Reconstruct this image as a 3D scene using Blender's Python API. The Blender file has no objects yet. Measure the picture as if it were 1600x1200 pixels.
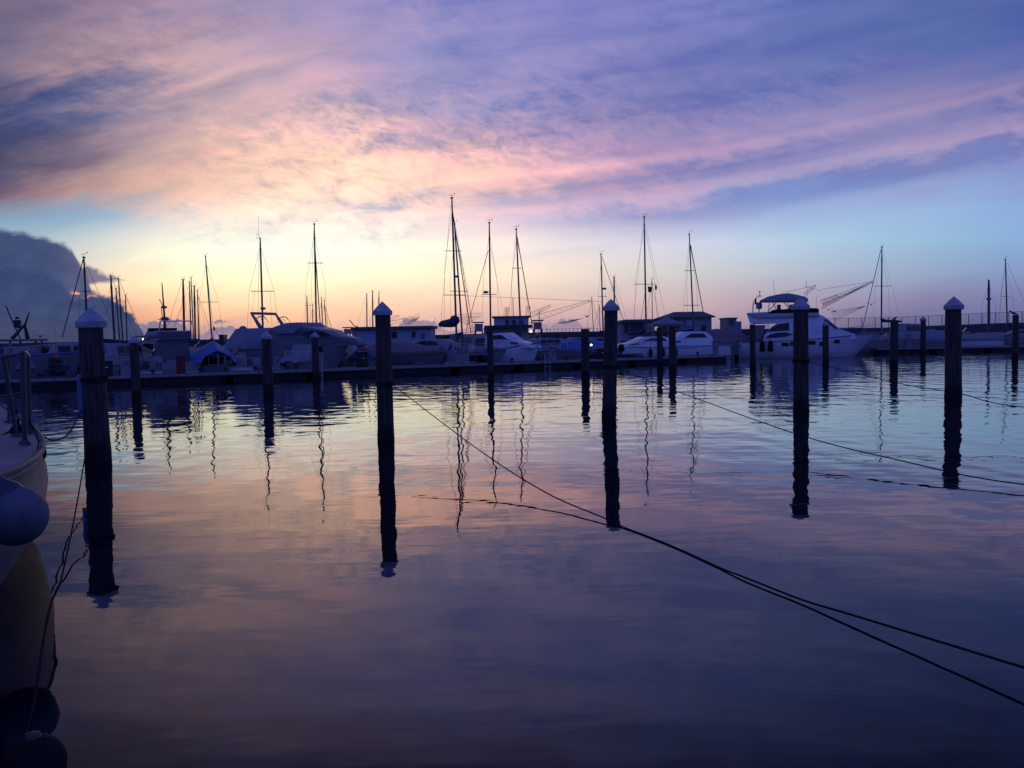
import bpy, math, random
from mathutils import Vector, Matrix
C = bpy.context.scene.collection
SC = bpy.context.scene
R = math.radians
rnd = random.Random(7)

# ------------------------------------------------------------------ camera
FPX = 1340.0                       # focal length in pixels of the 1600 px wide photograph
PITCH, ROLL, CAM_H = math.atan(73 / FPX), 0.0185, 2.1
fw = Vector((0, math.cos(PITCH), -math.sin(PITCH)))
r0 = Vector((1, 0, 0)); u0 = Vector((0, math.sin(PITCH), math.cos(PITCH)))
rt = r0 * math.cos(ROLL) - u0 * math.sin(ROLL)
up = u0 * math.cos(ROLL) + r0 * math.sin(ROLL)
cam = bpy.data.cameras.new('camera'); cam_o = bpy.data.objects.new('camera', cam); C.objects.link(cam_o)
cam.sensor_width = 36; cam.lens = FPX / 1600 * 36; cam.clip_end = 20000; cam.clip_start = .05
m3 = Matrix((rt, up, -fw)).transposed()
cam_o.matrix_world = Matrix.Translation((0, 0, CAM_H)) @ m3.to_4x4()
SC.camera = cam_o
SC.view_settings.view_transform = 'Standard'; SC.view_settings.look = 'None'
SC.view_settings.exposure = 0; SC.view_settings.gamma = 1

def ray(x, y):
    return fw + rt * ((x - 800) / FPX) - up * ((y - 600) / FPX)
CAM = Vector((0, 0, CAM_H))
def P(x, y, d):                    # point of the scene d metres ahead
    v = ray(x, y); return CAM + v * (d / v.y)
def W(x, y, z=0.0):                # point on the water
    v = ray(x, y); return CAM + v * ((z - CAM_H) / v.z)
def mpx(d): return d / FPX

# ------------------------------------------------------------------ world: dusk sky
def lin(c):
    return tuple(((v / 255) / 12.92 if v / 255 <= .04045 else ((v / 255 + .055) / 1.055) ** 2.4) for v in c) + (1,)
world = bpy.data.worlds.new("World"); SC.world = world; world.use_nodes = True
nt = world.node_tree; nt.nodes.clear()
def N(t, **kw):
    n = nt.nodes.new(t)
    for k, v in kw.items(): setattr(n, k, v)
    return n
def put(sock, v):
    if isinstance(v, bpy.types.NodeSocket): nt.links.new(v, sock)
    else: sock.default_value = v
def M(op, a, b=0.0, c=None, clamp=False):
    n = N('ShaderNodeMath', operation=op, use_clamp=clamp)
    put(n.inputs[0], a); put(n.inputs[1], b)
    if c is not None: put(n.inputs[2], c)
    return n.outputs[0]
def mixc(f, a, b, mode='MIX'):
    n = N('ShaderNodeMix', data_type='RGBA', blend_type=mode); n.clamp_factor = True
    put(n.inputs[0], f); put(n.inputs[6], a); put(n.inputs[7], b)
    return n.outputs[2]
def sstep(x, a, b, lo=0.0, hi=1.0, kind='SMOOTHSTEP'):
    n = N('ShaderNodeMapRange', interpolation_type=kind)
    put(n.inputs[0], x); put(n.inputs[1], a); put(n.inputs[2], b); put(n.inputs[3], lo); put(n.inputs[4], hi)
    return n.outputs[0]
def vec(x, y, z):
    n = N('ShaderNodeCombineXYZ'); put(n.inputs[0], x); put(n.inputs[1], y); put(n.inputs[2], z); return n.outputs[0]
def noise(v, scale, detail=5, rough=.55, dist=0.0):
    n = N('ShaderNodeTexNoise'); put(n.inputs['Vector'], v); n.inputs['Scale'].default_value = scale
    n.inputs['Detail'].default_value = detail; n.inputs['Roughness'].default_value = rough; n.inputs['Distortion'].default_value = dist
    return n.outputs['Fac']
def ramp(f, stops, mode='LINEAR'):
    n = N('ShaderNodeValToRGB'); cr = n.color_ramp; cr.interpolation = mode
    stops = sorted(stops)
    while len(cr.elements) < len(stops): cr.elements.new(.5)
    for e, (p, c) in zip(cr.elements, stops): e.position = p
    for e, (p, c) in zip(cr.elements, stops): e.color = c
    put(n.inputs[0], f); return n.outputs[0]

tc = N('ShaderNodeTexCoord'); sp = N('ShaderNodeSeparateXYZ'); nt.links.new(tc.outputs['Generated'], sp.inputs[0])
X, Y, Z = sp.outputs
az = M('MULTIPLY', M('ARCTAN2', X, Y), 180 / math.pi)
el = M('MULTIPLY', M('ARCSINE', Z), 180 / math.pi)
el = M('DIVIDE', el, sstep(el, 30.0, 60.0, M('MAXIMUM', M('COSINE', M('MULTIPLY', az, math.pi / 180)), .8), 1.0))
el0 = M('MAXIMUM', el, 0.0)
# wind drawn cloud coordinates: bands that sweep up towards +azimuth
azr = M('MAXIMUM', M('ADD', az, 8.0), 0.0)
sw = M('SUBTRACT', el, M('ADD', M('MULTIPLY', M('MULTIPLY', azr, azr), .0034), M('MULTIPLY', M('MINIMUM', M('ADD', az, 12.0), 0.0), .20)))
ca = vec(M('MULTIPLY', az, .05), M('MULTIPLY', sw, .17), 0.0)
cb = vec(M('MULTIPLY', M('ADD', az, M('MULTIPLY', el, .8)), .16), M('MULTIPLY', el, .30), 3.0)
n_big = noise(vec(M('MULTIPLY', az, .06), M('MULTIPLY', sw, .10), 2.0), 1.0, 3, .5, .3)
n_band = noise(vec(M('MULTIPLY', az, .020), M('MULTIPLY', sw, .40), 5.0), 1.0, 4, .5, .5)
n_str = noise(ca, 2.8, 9, .60, .45)
n_puf = noise(cb, 3.0, 8, .66, .4)
up_amt = sstep(el, 6.0, 13.0)
wa = M('MULTIPLY', M('SUBTRACT', noise(ca, 2.3, 5, .6), .5), M('MULTIPLY', up_amt, 10.0))
we = M('MULTIPLY', M('SUBTRACT', n_str, .5), M('ADD', M('MULTIPLY', up_amt, 6.0), 1.2))
azw = M('ADD', az, wa); elw = M('MAXIMUM', M('ADD', el0, we), 0.0)
azt = M('ADD', M('DIVIDE', azw, 360.0), .5)
AZ = [-30, -24, -18, -12, -6, 0, 6, 12, 18, 24, 30]
#SKYROWS
ROWS = [
 (0.0,  [(70,72,110),(120,105,125),(185,138,142),(208,152,146),(198,148,152),(184,143,155),(170,138,155),(158,128,155),(134,116,152),(98,94,142),(84,88,140)]),
 (2.0,  [(120,100,120),(240,165,115),(250,185,132),(252,195,148),(246,192,158),(230,180,163),(210,173,168),(193,166,173),(165,147,170),(130,124,164),(110,114,160)]),
 (4.0,  [(190,170,165),(264,228,172),(268,244,190),(268,246,200),(262,236,192),(246,222,194),(222,208,198),(200,197,200),(172,182,200),(142,162,195),(122,147,188)]),
 (6.0,  [(150,182,200),(240,225,202),(288,280,232),(288,278,236),(268,248,222),(248,230,220),(224,212,220),(195,202,222),(162,194,222),(138,180,212),(122,168,208)]),
 (8.0,  [(132,165,188),(165,192,208),(256,228,206),(262,234,218),(248,212,206),(200,180,208),(160,155,198),(140,143,196),(144,168,214),(136,172,217),(126,162,212)]),
 (10.0, [(66,72,112),(220,168,150),(244,196,172),(252,204,180),(252,196,174),(242,184,176),(198,156,186),(154,138,186),(136,134,186),(134,138,190),(126,142,195)]),
 (12.0, [(28,44,92),(142,122,142),(240,190,164),(255,203,172),(222,176,174),(188,152,180),(160,136,180),(142,124,178),(148,134,184),(150,136,184),(144,134,182)]),
 (15.0, [(26,50,106),(94,102,150),(198,164,166),(188,160,180),(152,142,188),(134,128,184),(122,118,178),(106,110,176),(100,108,176),(116,114,174),(128,118,168)]),
 (18.0, [(112,100,130),(186,148,156),(202,164,174),(180,152,182),(150,140,195),(134,130,190),(122,120,186),(102,108,180),(78,97,172),(68,92,165),(66,92,165)]),
 (22.5, [(98,88,122),(134,116,148),(150,130,168),(146,132,185),(138,128,190),(128,124,190),(112,116,190),(92,106,185),(78,98,178),(66,90,163),(58,82,152)]),
 (30.0, [(34,33,66),(46,42,78),(50,46,82),(46,44,84),(42,43,88),(40,42,90),(38,42,94),(34,40,94),(30,38,92),(26,36,86),(24,34,78)]),
 (40.0, [(20,26,66),(22,28,68),(22,28,68),(20,28,68),(20,28,68),(20,28,68),(20,28,68),(20,28,68),(20,28,68),(20,28,66),(20,28,64)]),
 (90.0, [(26,46,122)]*11),
]
BACK_LO, BACK_HI = (32,80,204), (24,58,176)
col = None; prev = None
for i, (e, cs) in enumerate(ROWS):
    bk = lin(BACK_LO if e < 12 else BACK_HI)
    st = [(a / 360 + .5, lin(c)) for a, c in zip(AZ, cs)]
    sd = lambda c: tuple(.35 * p + .65 * q for p, q in zip(lin(c), bk))
    st += [(0.0, bk), (1.0, bk), (-95/360 + .5, bk), (95/360 + .5, bk), (-37/360 + .5, lin(cs[0])), (-60/360 + .5, sd(cs[0])), (50/360 + .5, sd(cs[-1]))]
    rc = ramp(azt, st, 'B_SPLINE' if 0 < i < len(ROWS) - 1 else 'LINEAR')
    if col is None: col = rc
    else: col = mixc(sstep(elw, prev, e, kind='LINEAR'), col, rc)
    prev = e
# cloud texture: lit rosy filaments over bluer gaps
pufw = M('MULTIPLY', sstep(n_big, .40, .62), sstep(el, 20.0, 14.0, .5, 1.0))
cl = M('ADD', M('MULTIPLY', M('SUBTRACT', n_str, .5), 1.6), M('MULTIPLY', M('MULTIPLY', M('SUBTRACT', n_puf, .5), 2.9), pufw))
pufc = M('MULTIPLY', M('MULTIPLY', sstep(el, 9.5, 12.5), sstep(el, 18.0, 14.5)), M('MULTIPLY', sstep(az, -18.0, -10.0), sstep(az, 12.0, 4.0)))
cl = M('ADD', cl, M('MULTIPLY', M('MULTIPLY', M('SUBTRACT', noise(cb, 4.4, 7, .66, .6), .5), 2.2), pufc))
cl = M('ADD', cl, M('MULTIPLY', M('SUBTRACT', n_band, .5), sstep(az, -25, 0, 1.0, 2.2)))
swb = M('ADD', sw, M('ADD', M('MULTIPLY', M('SUBTRACT', n_str, .5), 1.6), M('MULTIPLY', M('SUBTRACT', n_puf, .5), 1.0)))
bnd = ramp(M('DIVIDE', swb, 20.0), [(p_ / 20, (v_, v_, v_, 1)) for p_, v_ in ((5.6, .5), (6.3, .42), (6.9, .16), (7.35, .42), (7.9, .88), (8.5, .55), (9.2, .28), (9.8, .42), (10.4, .82), (10.9, .5), (12, .36), (14, .5))])
cl = M('ADD', cl, M('MULTIPLY', M('SUBTRACT', bnd, .5), sstep(az, -6, 8, .0, 1.2)))
clear_r = M('MULTIPLY', sstep(az, 2.0, 12.0), sstep(sw, 6.4, 5.6))
amp = M('MULTIPLY', sstep(el, 3.5, 10.5, .10, 1.0), M('SUBTRACT', 1.0, M('MULTIPLY', clear_r, .85)))
amp = M('MULTIPLY', amp, sstep(el, 24, 50, 1.0, .5))
pos = M('MULTIPLY', M('MAXIMUM', cl, 0.0), amp); neg = M('MULTIPLY', M('MAXIMUM', M('MULTIPLY', cl, -1.0), 0.0), amp)
lit = mixc(1.0, col, (1.48, 1.22, 1.05, 1), 'MULTIPLY')
drk = mixc(1.0, col, (.55, .70, .92, 1), 'MULTIPLY')
col = mixc(M('MULTIPLY', pos, 2.0), col, lit)
col = mixc(M('MULTIPLY', neg, 2.0), col, drk)
# cumulus banks low over the water
q = vec(az, M('MULTIPLY', el, 1.25), 0.0)
def voro(v, sc):
    n = N('ShaderNodeTexVoronoi', feature='F1'); put(n.inputs['Vector'], v); n.inputs['Scale'].default_value = sc
    return n.outputs['Distance']
qn = noise(q, 2.5, 5, .6); qv = vec(M('ADD', az, M('MULTIPLY', qn, .5)), M('ADD', M('MULTIPLY', el, 1.1), M('MULTIPLY', qn, .4)), 0.0)
bil = M('ADD', M('MULTIPLY', M('SUBTRACT', .42, voro(qv, .8)), 1.8), M('ADD', M('MULTIPLY', M('SUBTRACT', .42, voro(qv, 2.1)), .9), M('ADD', M('MULTIPLY', M('SUBTRACT', noise(q, .35, 4, .55), .5), 1.6), M('MULTIPLY', M('SUBTRACT', qn, .5), 2.6))))
azf = M('ADD', M('DIVIDE', az, 80.0), .5)
def bank(pts, amp_n, soft, c, base=0.0):
    global col
    h = ramp(azf, [(a / 80 + .5, (v / 10, v / 10, v / 10, 1)) for a, v in pts])
    h = M('MULTIPLY', h, 10.0)
    edge = M('ADD', h, M('MULTIPLY', bil, M('MULTIPLY', amp_n, M('MINIMUM', h, 1.0))))
    mk = sstep(el, M('ADD', edge, soft), M('SUBTRACT', edge, soft))
    mk = M('MULTIPLY', mk, sstep(h, .02, .25))
    if base: mk = M('MULTIPLY', mk, sstep(el, -.1, base, .25, .95))
    col = mixc(mk, col, c)
    return edge
c_far = ramp(azf, [(0, lin((96,100,140))), (.25, lin((128,118,150))), (.5, lin((150,130,155))), (.72, lin((132,120,155))), (1, lin((88,92,145)))])
shd = M('ADD', 1.0, M('ADD', M('MULTIPLY', bil, .10), M('MULTIPLY', M('SUBTRACT', noise(q, .8, 5, .6), .5), .5)))
def shade(c): return mixc(1.0, c, vec(shd, shd, shd), 'MULTIPLY')
# far small puffs
bank([(-40,.9),(-25.5,.9),(-23,1.3),(-20.8,1.5),(-20.2,.7),(-19.2,1.5),(-18,1.4),(-17.4,.5),(-15,.8),(-14,1.0),(-13,.35),(-9,.3),(-7.6,.7),(-6.8,1.5),(-5.6,1.4),(-4.6,.7),(-3,.3),(1,.25),(2.2,.8),(4.2,1.1),(6,.7),(7,.4),(12,.3),(14,.6),(17,.5),(20,.2),(40,.2)], .5, .12, c_far, .9)
c_up = mixc(sstep(az, -28.5, -24.5), lin((52,70,116)), lin((102,100,136)))
c_up = shade(c_up)
bank([(-40,7.9),(-31,7.7),(-29,7.35),(-27.6,6.8),(-26.9,6.4),(-26.4,5.2),(-26.0,3.9),(-25.2,3.2),(-24.3,2.6),(-23.8,1.5),(-23.3,.0),(40,0)], .17, .26, c_up)
tn = M('ADD', M('ABSOLUTE', M('SUBTRACT', M('SUBTRACT', el, M('SUBTRACT', 4.55, M('MULTIPLY', M('ADD', az, 26.0), .13))), M('MULTIPLY', bil, .06))), M('MULTIPLY', bil, -.12))
tw = ramp(azf, [((a_) / 80 + .5, (v_, v_, v_, 1)) for a_, v_ in ((-40, 0), (-29.5, .0), (-28, .9), (-26, .75), (-25, .5), (-24.2, .22), (-23.4, 0), (40, 0))])
col = mixc(M('MULTIPLY', sstep(tn, tw, M('SUBTRACT', tw, .35)), .9), col, c_up)
gl = M('MULTIPLY', sstep(noise(vec(M('MULTIPLY', az, 1.0), M('MULTIPLY', el, 2.2), 9.0), .9, 4, .6), .50, .60), 1.0)
spot = M('MULTIPLY', sstep(M('ABSOLUTE', M('SUBTRACT', el, M('SUBTRACT', 3.45, M('MULTIPLY', M('ADD', az, 27.2), .2)))), .5, .1), M('MULTIPLY', sstep(az, -27.2, -26.7), sstep(az, -23.3, -23.8)))
col = mixc(M('MULTIPLY', spot, gl), col, lin((255,140,90)))
c_lo = ramp(M('DIVIDE', el, 10.0), [(0, lin((64,66,100))), (.2, lin((50,66,110))), (.5, lin((40,60,110)))])
c_lo = shade(c_lo)
bank([(-40,5.2),(-31,5.2),(-29,5.1),(-28.2,4.7),(-27.4,4.0),(-27.05,3.2),(-26.2,3.4),(-25.4,3.3),(-24.5,3.0),(-23.9,2.3),(-23.6,2.0),(-23.3,1.0),(-22.9,.0),(40,0)], .36, .22, c_lo)
hs = N('ShaderNodeHueSaturation'); hs.inputs['Saturation'].default_value = .88; nt.links.new(col, hs.inputs['Color'])
bgn = N('ShaderNodeBackground'); nt.links.new(hs.outputs[0], bgn.inputs[0]); bgn.inputs[1].default_value = 1.1
out = N('ShaderNodeOutputWorld'); nt.links.new(bgn.outputs[0], out.inputs[0])
world.cycles.sampling_method = 'MANUAL'; world.cycles.sample_map_resolution = 1024
# the sun has set behind the cloud bank: no sun lamp

# ------------------------------------------------------------------ materials
MATS = {}
def mat(name, c, rough=.5, var=.15, scale=6.0, metal=0.0, emit=None, es=0.0, alpha=1.0, bump=0.0, spec=None):
    if name in MATS: return MATS[name]
    m = bpy.data.materials.new(name); m.use_nodes = True; t = m.node_tree; b = t.nodes['Principled BSDF']
    b.inputs['Roughness'].default_value = rough; b.inputs['Metallic'].default_value = metal
    if spec is not None: b.inputs['Specular IOR Level'].default_value = spec
    nz = t.nodes.new('ShaderNodeTexNoise'); nz.inputs['Scale'].default_value = scale; nz.inputs['Detail'].default_value = 5
    co = t.nodes.new('ShaderNodeTexCoord'); t.links.new(co.outputs['Object'], nz.inputs['Vector'])
    rp = t.nodes.new('ShaderNodeValToRGB'); e = rp.color_ramp.elements
    e[0].position = .3; e[1].position = .7
    e[0].color = tuple(v * (1 - var) for v in c) + (1,); e[1].color = tuple(min(1, v * (1 + var)) for v in c) + (1,)
    t.links.new(nz.outputs['Fac'], rp.inputs[0]); t.links.new(rp.outputs[0], b.inputs['Base Color'])
    if bump:
        bp = t.nodes.new('ShaderNodeBump'); bp.inputs['Distance'].default_value = bump; t.links.new(nz.outputs['Fac'], bp.inputs['Height']); t.links.new(bp.outputs[0], b.inputs['Normal'])
    if emit: b.inputs['Emission Color'].default_value = tuple(emit) + (1,); b.inputs['Emission Strength'].default_value = es
    if alpha < 1: b.inputs['Alpha'].default_value = alpha
    MATS[name] = m; return m
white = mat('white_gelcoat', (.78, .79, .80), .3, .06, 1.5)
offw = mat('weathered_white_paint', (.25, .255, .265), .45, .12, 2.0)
grey = mat('grey_paint', (.17, .175, .19), .5, .12, 3)
navy = mat('navy_canvas', (.03, .05, .12), .8, .2, 4)
bluec = mat('blue_tarpaulin', (.10, .17, .42), .6, .15, 3)
pale = mat('pale_canvas', (.24, .265, .31), .75, .1, 2.5)
beige = mat('beige_canvas', (.19, .175, .165), .8, .1, 2.5)
black = mat('black_rubber', (.012, .012, .013), .8, .2, 8, spec=.15)
glass = mat('dark_window_glass', (.012, .013, .016), .08, .1, 3)
alu = mat('aluminium_spar', (.09, .09, .10), .4, .1, 5, .6)
darkm = mat('dark_spar_paint', (.03, .03, .035), .5, .1, 5)
steel = mat('stainless_steel', (.5, .5, .52), .3, .05, 5, .9)
wire = mat('rigging_wire', (.10, .10, .11), .5, .1, 5)
rope_m = mat('tarred_rope', (.022, .021, .022), .95, .3, 40, bump=.01, spec=.1)
ropeg = mat('grey_mooring_rope', (.14, .14, .15), .9, .25, 40)
conc = mat('pontoon_concrete', (.30, .29, .28), .85, .25, 2.0, bump=.01)
plank = mat('weathered_deck_planks', (.11, .095, .085), .8, .3, 3.0)
floatm = mat('dark_pontoon_float', (.02, .02, .022), .7, .3, 3)
redp = mat('dark_red_paint', (.16, .02, .018), .6, .2, 3)
orange = mat('orange_buoy', (.5, .10, .03), .5, .1, 3)
greenp = mat('dark_green_shutter', (.03, .06, .05), .7, .15, 3)
wallb = mat('pale_blue_render', (.38, .45, .56), .85, .12, 1.2)
wallg = mat('grey_plaster_wall', (.30, .32, .35), .85, .15, 1.5)
roofm = mat('grey_roof_sheet', (.10, .10, .115), .8, .15, 1.0)
rockm = mat('breakwater_concrete', (.09, .09, .095), .9, .35, .6, bump=.05)
netm = mat('netting_twine', (.05, .05, .06), .9, .2, 5)
hullblue = mat('dark_blue_hull', (.03, .045, .10), .35, .1, 2)
hullbrown = mat('dark_timber_hull', (.05, .035, .028), .6, .2, 3)
birdm = mat('bird_plumage', (.10, .10, .11), .8, .3, 20)
lampw = mat('lit_white_lamp', (.9, .9, .9), .4, .0, 1, emit=(1, .95, .9), es=6)
lampo = mat('lit_amber_lamp', (.9, .7, .3), .4, .0, 1, emit=(1, .66, .25), es=5)
capm = mat('white_piling_cap', (.38, .39, .42), .6, .25, 7)

def wood_piling():
    m = bpy.data.materials.new('weathered_timber_piling'); m.use_nodes = True; t = m.node_tree; b = t.nodes['Principled BSDF']
    b.inputs['Roughness'].default_value = .85
    co = t.nodes.new('ShaderNodeTexCoord'); mp = t.nodes.new('ShaderNodeMapping'); mp.inputs['Scale'].default_value = (14, 14, 1.0)
    t.links.new(co.outputs['Object'], mp.inputs[0])
    nz = t.nodes.new('ShaderNodeTexNoise'); nz.inputs['Scale'].default_value = 1.6; nz.inputs['Detail'].default_value = 8; t.links.new(mp.outputs[0], nz.inputs['Vector'])
    rp = t.nodes.new('ShaderNodeValToRGB'); e = rp.color_ramp.elements
    e[0].position = .32; e[1].position = .68; e[0].color = (.020, .017, .016, 1); e[1].color = (.085, .072, .066, 1)
    t.links.new(nz.outputs['Fac'], rp.inputs[0])
    sx = t.nodes.new('ShaderNodeSeparateXYZ'); t.links.new(co.outputs['Object'], sx.inputs[0])
    n2 = t.nodes.new('ShaderNodeTexNoise'); n2.inputs['Scale'].default_value = 9; t.links.new(co.outputs['Object'], n2.inputs['Vector'])
    ad = t.nodes.new('ShaderNodeMath'); ad.operation = 'MULTIPLY_ADD'; ad.inputs[1].default_value = .35; t.links.new(n2.outputs['Fac'], ad.inputs[0]); t.links.new(sx.outputs[2], ad.inputs[2])
    mr = t.nodes.new('ShaderNodeMapRange'); mr.inputs[1].default_value = .42; mr.inputs[2].default_value = .58; t.links.new(ad.outputs[0], mr.inputs[0])
    mx = t.nodes.new('ShaderNodeMix'); mx.data_type = 'RGBA'; t.links.new(mr.outputs[0], mx.inputs[0]); mx.inputs[6].default_value = (.010, .011, .009, 1); t.links.new(rp.outputs[0], mx.inputs[7])
    t.links.new(mx.outputs[2], b.inputs['Base Color'])
    bp = t.nodes.new('ShaderNodeBump'); bp.inputs['Distance'].default_value = .02; t.links.new(nz.outputs['Fac'], bp.inputs['Height']); t.links.new(bp.outputs[0], b.inputs['Normal'])
    return m
woodm = wood_piling()

def water_mat():
    m = bpy.data.materials.new('harbour_water'); m.use_nodes = True; t = m.node_tree; b = t.nodes['Principled BSDF']
    b.inputs['Base Color'].default_value = (.003, .005, .012, 1); b.inputs['Roughness'].default_value = .015; b.inputs['IOR'].default_value = 1.5
    co = t.nodes.new('ShaderNodeTexCoord')
    def nzz(sx, sy, sc, det, rot=0):
        mp = t.nodes.new('ShaderNodeMapping'); mp.inputs['Scale'].default_value = (sx, sy, 1); mp.inputs['Rotation'].default_value = (0, 0, R(rot))
        t.links.new(co.outputs['Object'], mp.inputs[0])
        n = t.nodes.new('ShaderNodeTexNoise'); n.inputs['Scale'].default_value = sc; n.inputs['Detail'].default_value = det; n.inputs['Roughness'].default_value = .45
        t.links.new(mp.outputs[0], n.inputs['Vector']); return n.outputs['Fac']
    def mul(a, k):
        n = t.nodes.new('ShaderNodeMath'); n.operation = 'MULTIPLY'; t.links.new(a, n.inputs[0])
        if isinstance(k, float): n.inputs[1].default_value = k
        else: t.links.new(k, n.inputs[1])
        return n.outputs[0]
    def add(a, c):
        n = t.nodes.new('ShaderNodeMath'); n.operation = 'ADD'; t.links.new(a, n.inputs[0]); t.links.new(c, n.inputs[1]); return n.outputs[0]
    # calm patches and breeze patches
    pt = nzz(.02, .07, 1.0, 3, 12)
    mr = t.nodes.new('ShaderNodeMapRange'); mr.inputs[1].default_value = .35; mr.inputs[2].default_value = .68; mr.inputs[3].default_value = .55; mr.inputs[4].default_value = 1.5; t.links.new(pt, mr.inputs[0])
    h = add(mul(nzz(.35, .62, 1.0, 1.5, -14), WAVE[0]), add(mul(nzz(.75, 1.9, 1.0, 2, 10), WAVE[1]), add(mul(nzz(1.6, 5.0, 1.0, 2, -6), WAVE[2]), add(mul(nzz(.14, 1.15, 1.0, 1.5, 3), WAVE[3]), mul(nzz(1.5, .75, 1.0, 1.0, 8), WAVE[4])))))
    sx = t.nodes.new('ShaderNodeSeparateXYZ'); t.links.new(co.outputs['Object'], sx.inputs[0])
    cm = t.nodes.new('ShaderNodeMapRange'); cm.interpolation_type = 'SMOOTHSTEP'; cm.inputs[1].default_value = 5; cm.inputs[2].default_value = 30; cm.inputs[3].default_value = .34; cm.inputs[4].default_value = 1.0; t.links.new(sx.outputs[1], cm.inputs[0])   # sheltered calm by the quay
    h = mul(mul(h, mr.outputs[0]), cm.outputs[0])
    bp = t.nodes.new('ShaderNodeBump'); bp.inputs['Distance'].default_value = 1.0; bp.inputs['Strength'].default_value = 1.0
    t.links.new(h, bp.inputs['Height']); t.links.new(bp.outputs[0], b.inputs['Normal'])
    return m
WAVE = (.018, .012, .0020, .0045, .0210)
waterm = water_mat()

# ------------------------------------------------------------------ mesh builder
class MB:
    def __init__(s): s.v = []; s.f = []
    def add(s, vs, fs):
        k = len(s.v); s.v += [tuple(v) for v in vs]; s.f += [tuple(i + k for i in f) for f in fs]; return s
    def box(s, c, d, rz=0.0, top=1.0):
        cx, cy, cz = c; a, b, h = d[0] / 2, d[1] / 2, d[2] / 2; vs = []
        for z, k in ((-h, 1), (h, top)):
            for x, y in ((-a, -b), (a, -b), (a, b), (-a, b)):
                x *= k; y *= k
                vs.append((cx + x * math.cos(rz) - y * math.sin(rz), cy + x * math.sin(rz) + y * math.cos(rz), cz + z))
        return s.add(vs, [(3, 2, 1, 0), (4, 5, 6, 7), (0, 1, 5, 4), (1, 2, 6, 5), (2, 3, 7, 6), (3, 0, 4, 7)])
    def tube(s, pts, r, n=6):
        pts = [Vector(p) for p in pts]; rr = r if isinstance(r, (list, tuple)) else [r] * len(pts)
        rings = []; ref = Vector((0, 0, 1))
        for i, p in enumerate(pts):
            t = (pts[min(i + 1, len(pts) - 1)] - pts[max(i - 1, 0)]).normalized()
            a = ref if abs(t.dot(ref)) < .95 else Vector((1, 0, 0))
            u = t.cross(a).normalized(); w = t.cross(u)
            if i and rings:
                pass
            rings.append([p + (u * math.cos(2 * math.pi * k / n) + w * math.sin(2 * math.pi * k / n)) * rr[i] for k in range(n)])
        return s.loft(rings)
    def loft(s, rings, closed=True, caps=True):
        n = len(rings[0]); vs = [v for r in rings for v in r]; fs = []
        for i in range(len(rings) - 1):
            for k in range(n if closed else n - 1):
                k2 = (k + 1) % n; fs.append((i * n + k, i * n + k2, (i + 1) * n + k2, (i + 1) * n + k))
        if caps: fs += [tuple(range(n))[::-1], tuple((len(rings) - 1) * n + k for k in range(n))]
        return s.add(vs, fs)
    def lathe(s, prof, n=16, c=(0, 0, 0), sq=None):
        rings = [[(c[0] + r * math.cos(2 * math.pi * k / n), c[1] + r * math.sin(2 * math.pi * k / n), c[2] + z) for k in range(n)] for r, z in prof]
        return s.loft(rings)
    def ball(s, c, r, n=14, sc=(1, 1, 1)):
        m = n // 2; rings = []
        for i in range(m + 1):
            a = math.pi * i / m; q = max(math.sin(a), .01); z = -math.cos(a)
            rings.append([(c[0] + r * q * sc[0] * math.cos(2 * math.pi * k / n), c[1] + r * q * sc[1] * math.sin(2 * math.pi * k / n), c[2] + r * z * sc[2]) for k in range(n)])
        return s.loft(rings)
    def prism(s, poly, w, y0=0.0):           # side outline (x, z) with half width w(x, z)
        wf = w if callable(w) else (lambda x, z: w)
        n = len(poly)
        vs = [(x, y0 - wf(x, z), z) for x, z in poly] + [(x, y0 + wf(x, z), z) for x, z in poly]
        return s.add(vs, [tuple(range(n)), tuple(range(n, 2 * n))[::-1]] + [(i, i + n, (i + 1) % n + n, (i + 1) % n) for i in range(n)])
    def build(s, name, m, parent=None, smooth=False, loc=None, bevel=0.0):
        me = bpy.data.meshes.new(name); me.from_pydata(s.v, [], s.f); me.validate()
        import bmesh
        bm = bmesh.new(); bm.from_mesh(me); bmesh.ops.recalc_face_normals(bm, faces=bm.faces)
        if bevel: bmesh.ops.bevel(bm, geom=list(bm.edges), offset=bevel, segments=1, affect='EDGES')
        bm.to_mesh(me); bm.free()
        if smooth:
            for p in me.polygons: p.use_smooth = True
            try: me.set_sharp_from_angle(angle=R(45))
            except Exception: pass
        me.materials.append(m)
        o = bpy.data.objects.new(name, me); C.objects.link(o)
        if parent is not None: o.parent = parent
        if loc is not None: o.location = loc
        return o
def tag(o, label=None, cat=None, group=None, kind=None):
    if label: o['label'] = label
    if cat: o['category'] = cat
    if group: o['group'] = group
    if kind: o['kind'] = kind
    return o
class Thing:
    """an Empty at the thing's base plus conversions into its own axes"""
    def __init__(s, name, label, cat, loc, rz=0.0, group=None):
        s.o = bpy.data.objects.new(name, None); C.objects.link(s.o)
        s.loc = Vector(loc); s.rz = rz; s.o.location = s.loc; s.o.rotation_euler = (0, 0, rz)
        s.inv = Matrix.Rotation(-rz, 3, 'Z'); tag(s.o, label, cat, group)
    def l(s, p): return s.inv @ (Vector(p) - s.loc)
    def px(s, x, y, off=0.0):       # where the line of sight meets the thing's long vertical plane
        o = s.l(CAM); v = s.inv @ ray(x, y)
        k = (off - o.y) / v.y; q = o + v * k; return q
    def poly(s, pts, off=0.0): return [(q.x, q.z) for q in (s.px(x, y, off) for x, y in pts)]
    def deep(s, x, y, along):       # a point at picture height y, moved in depth along the heading
        return s.px(x, y)
def copy_tree(o, parent=None):
    c = o.copy(); C.objects.link(c)
    if parent is not None: c.parent = parent
    for ch in list(o.children): copy_tree(ch, c)
    return c
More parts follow.
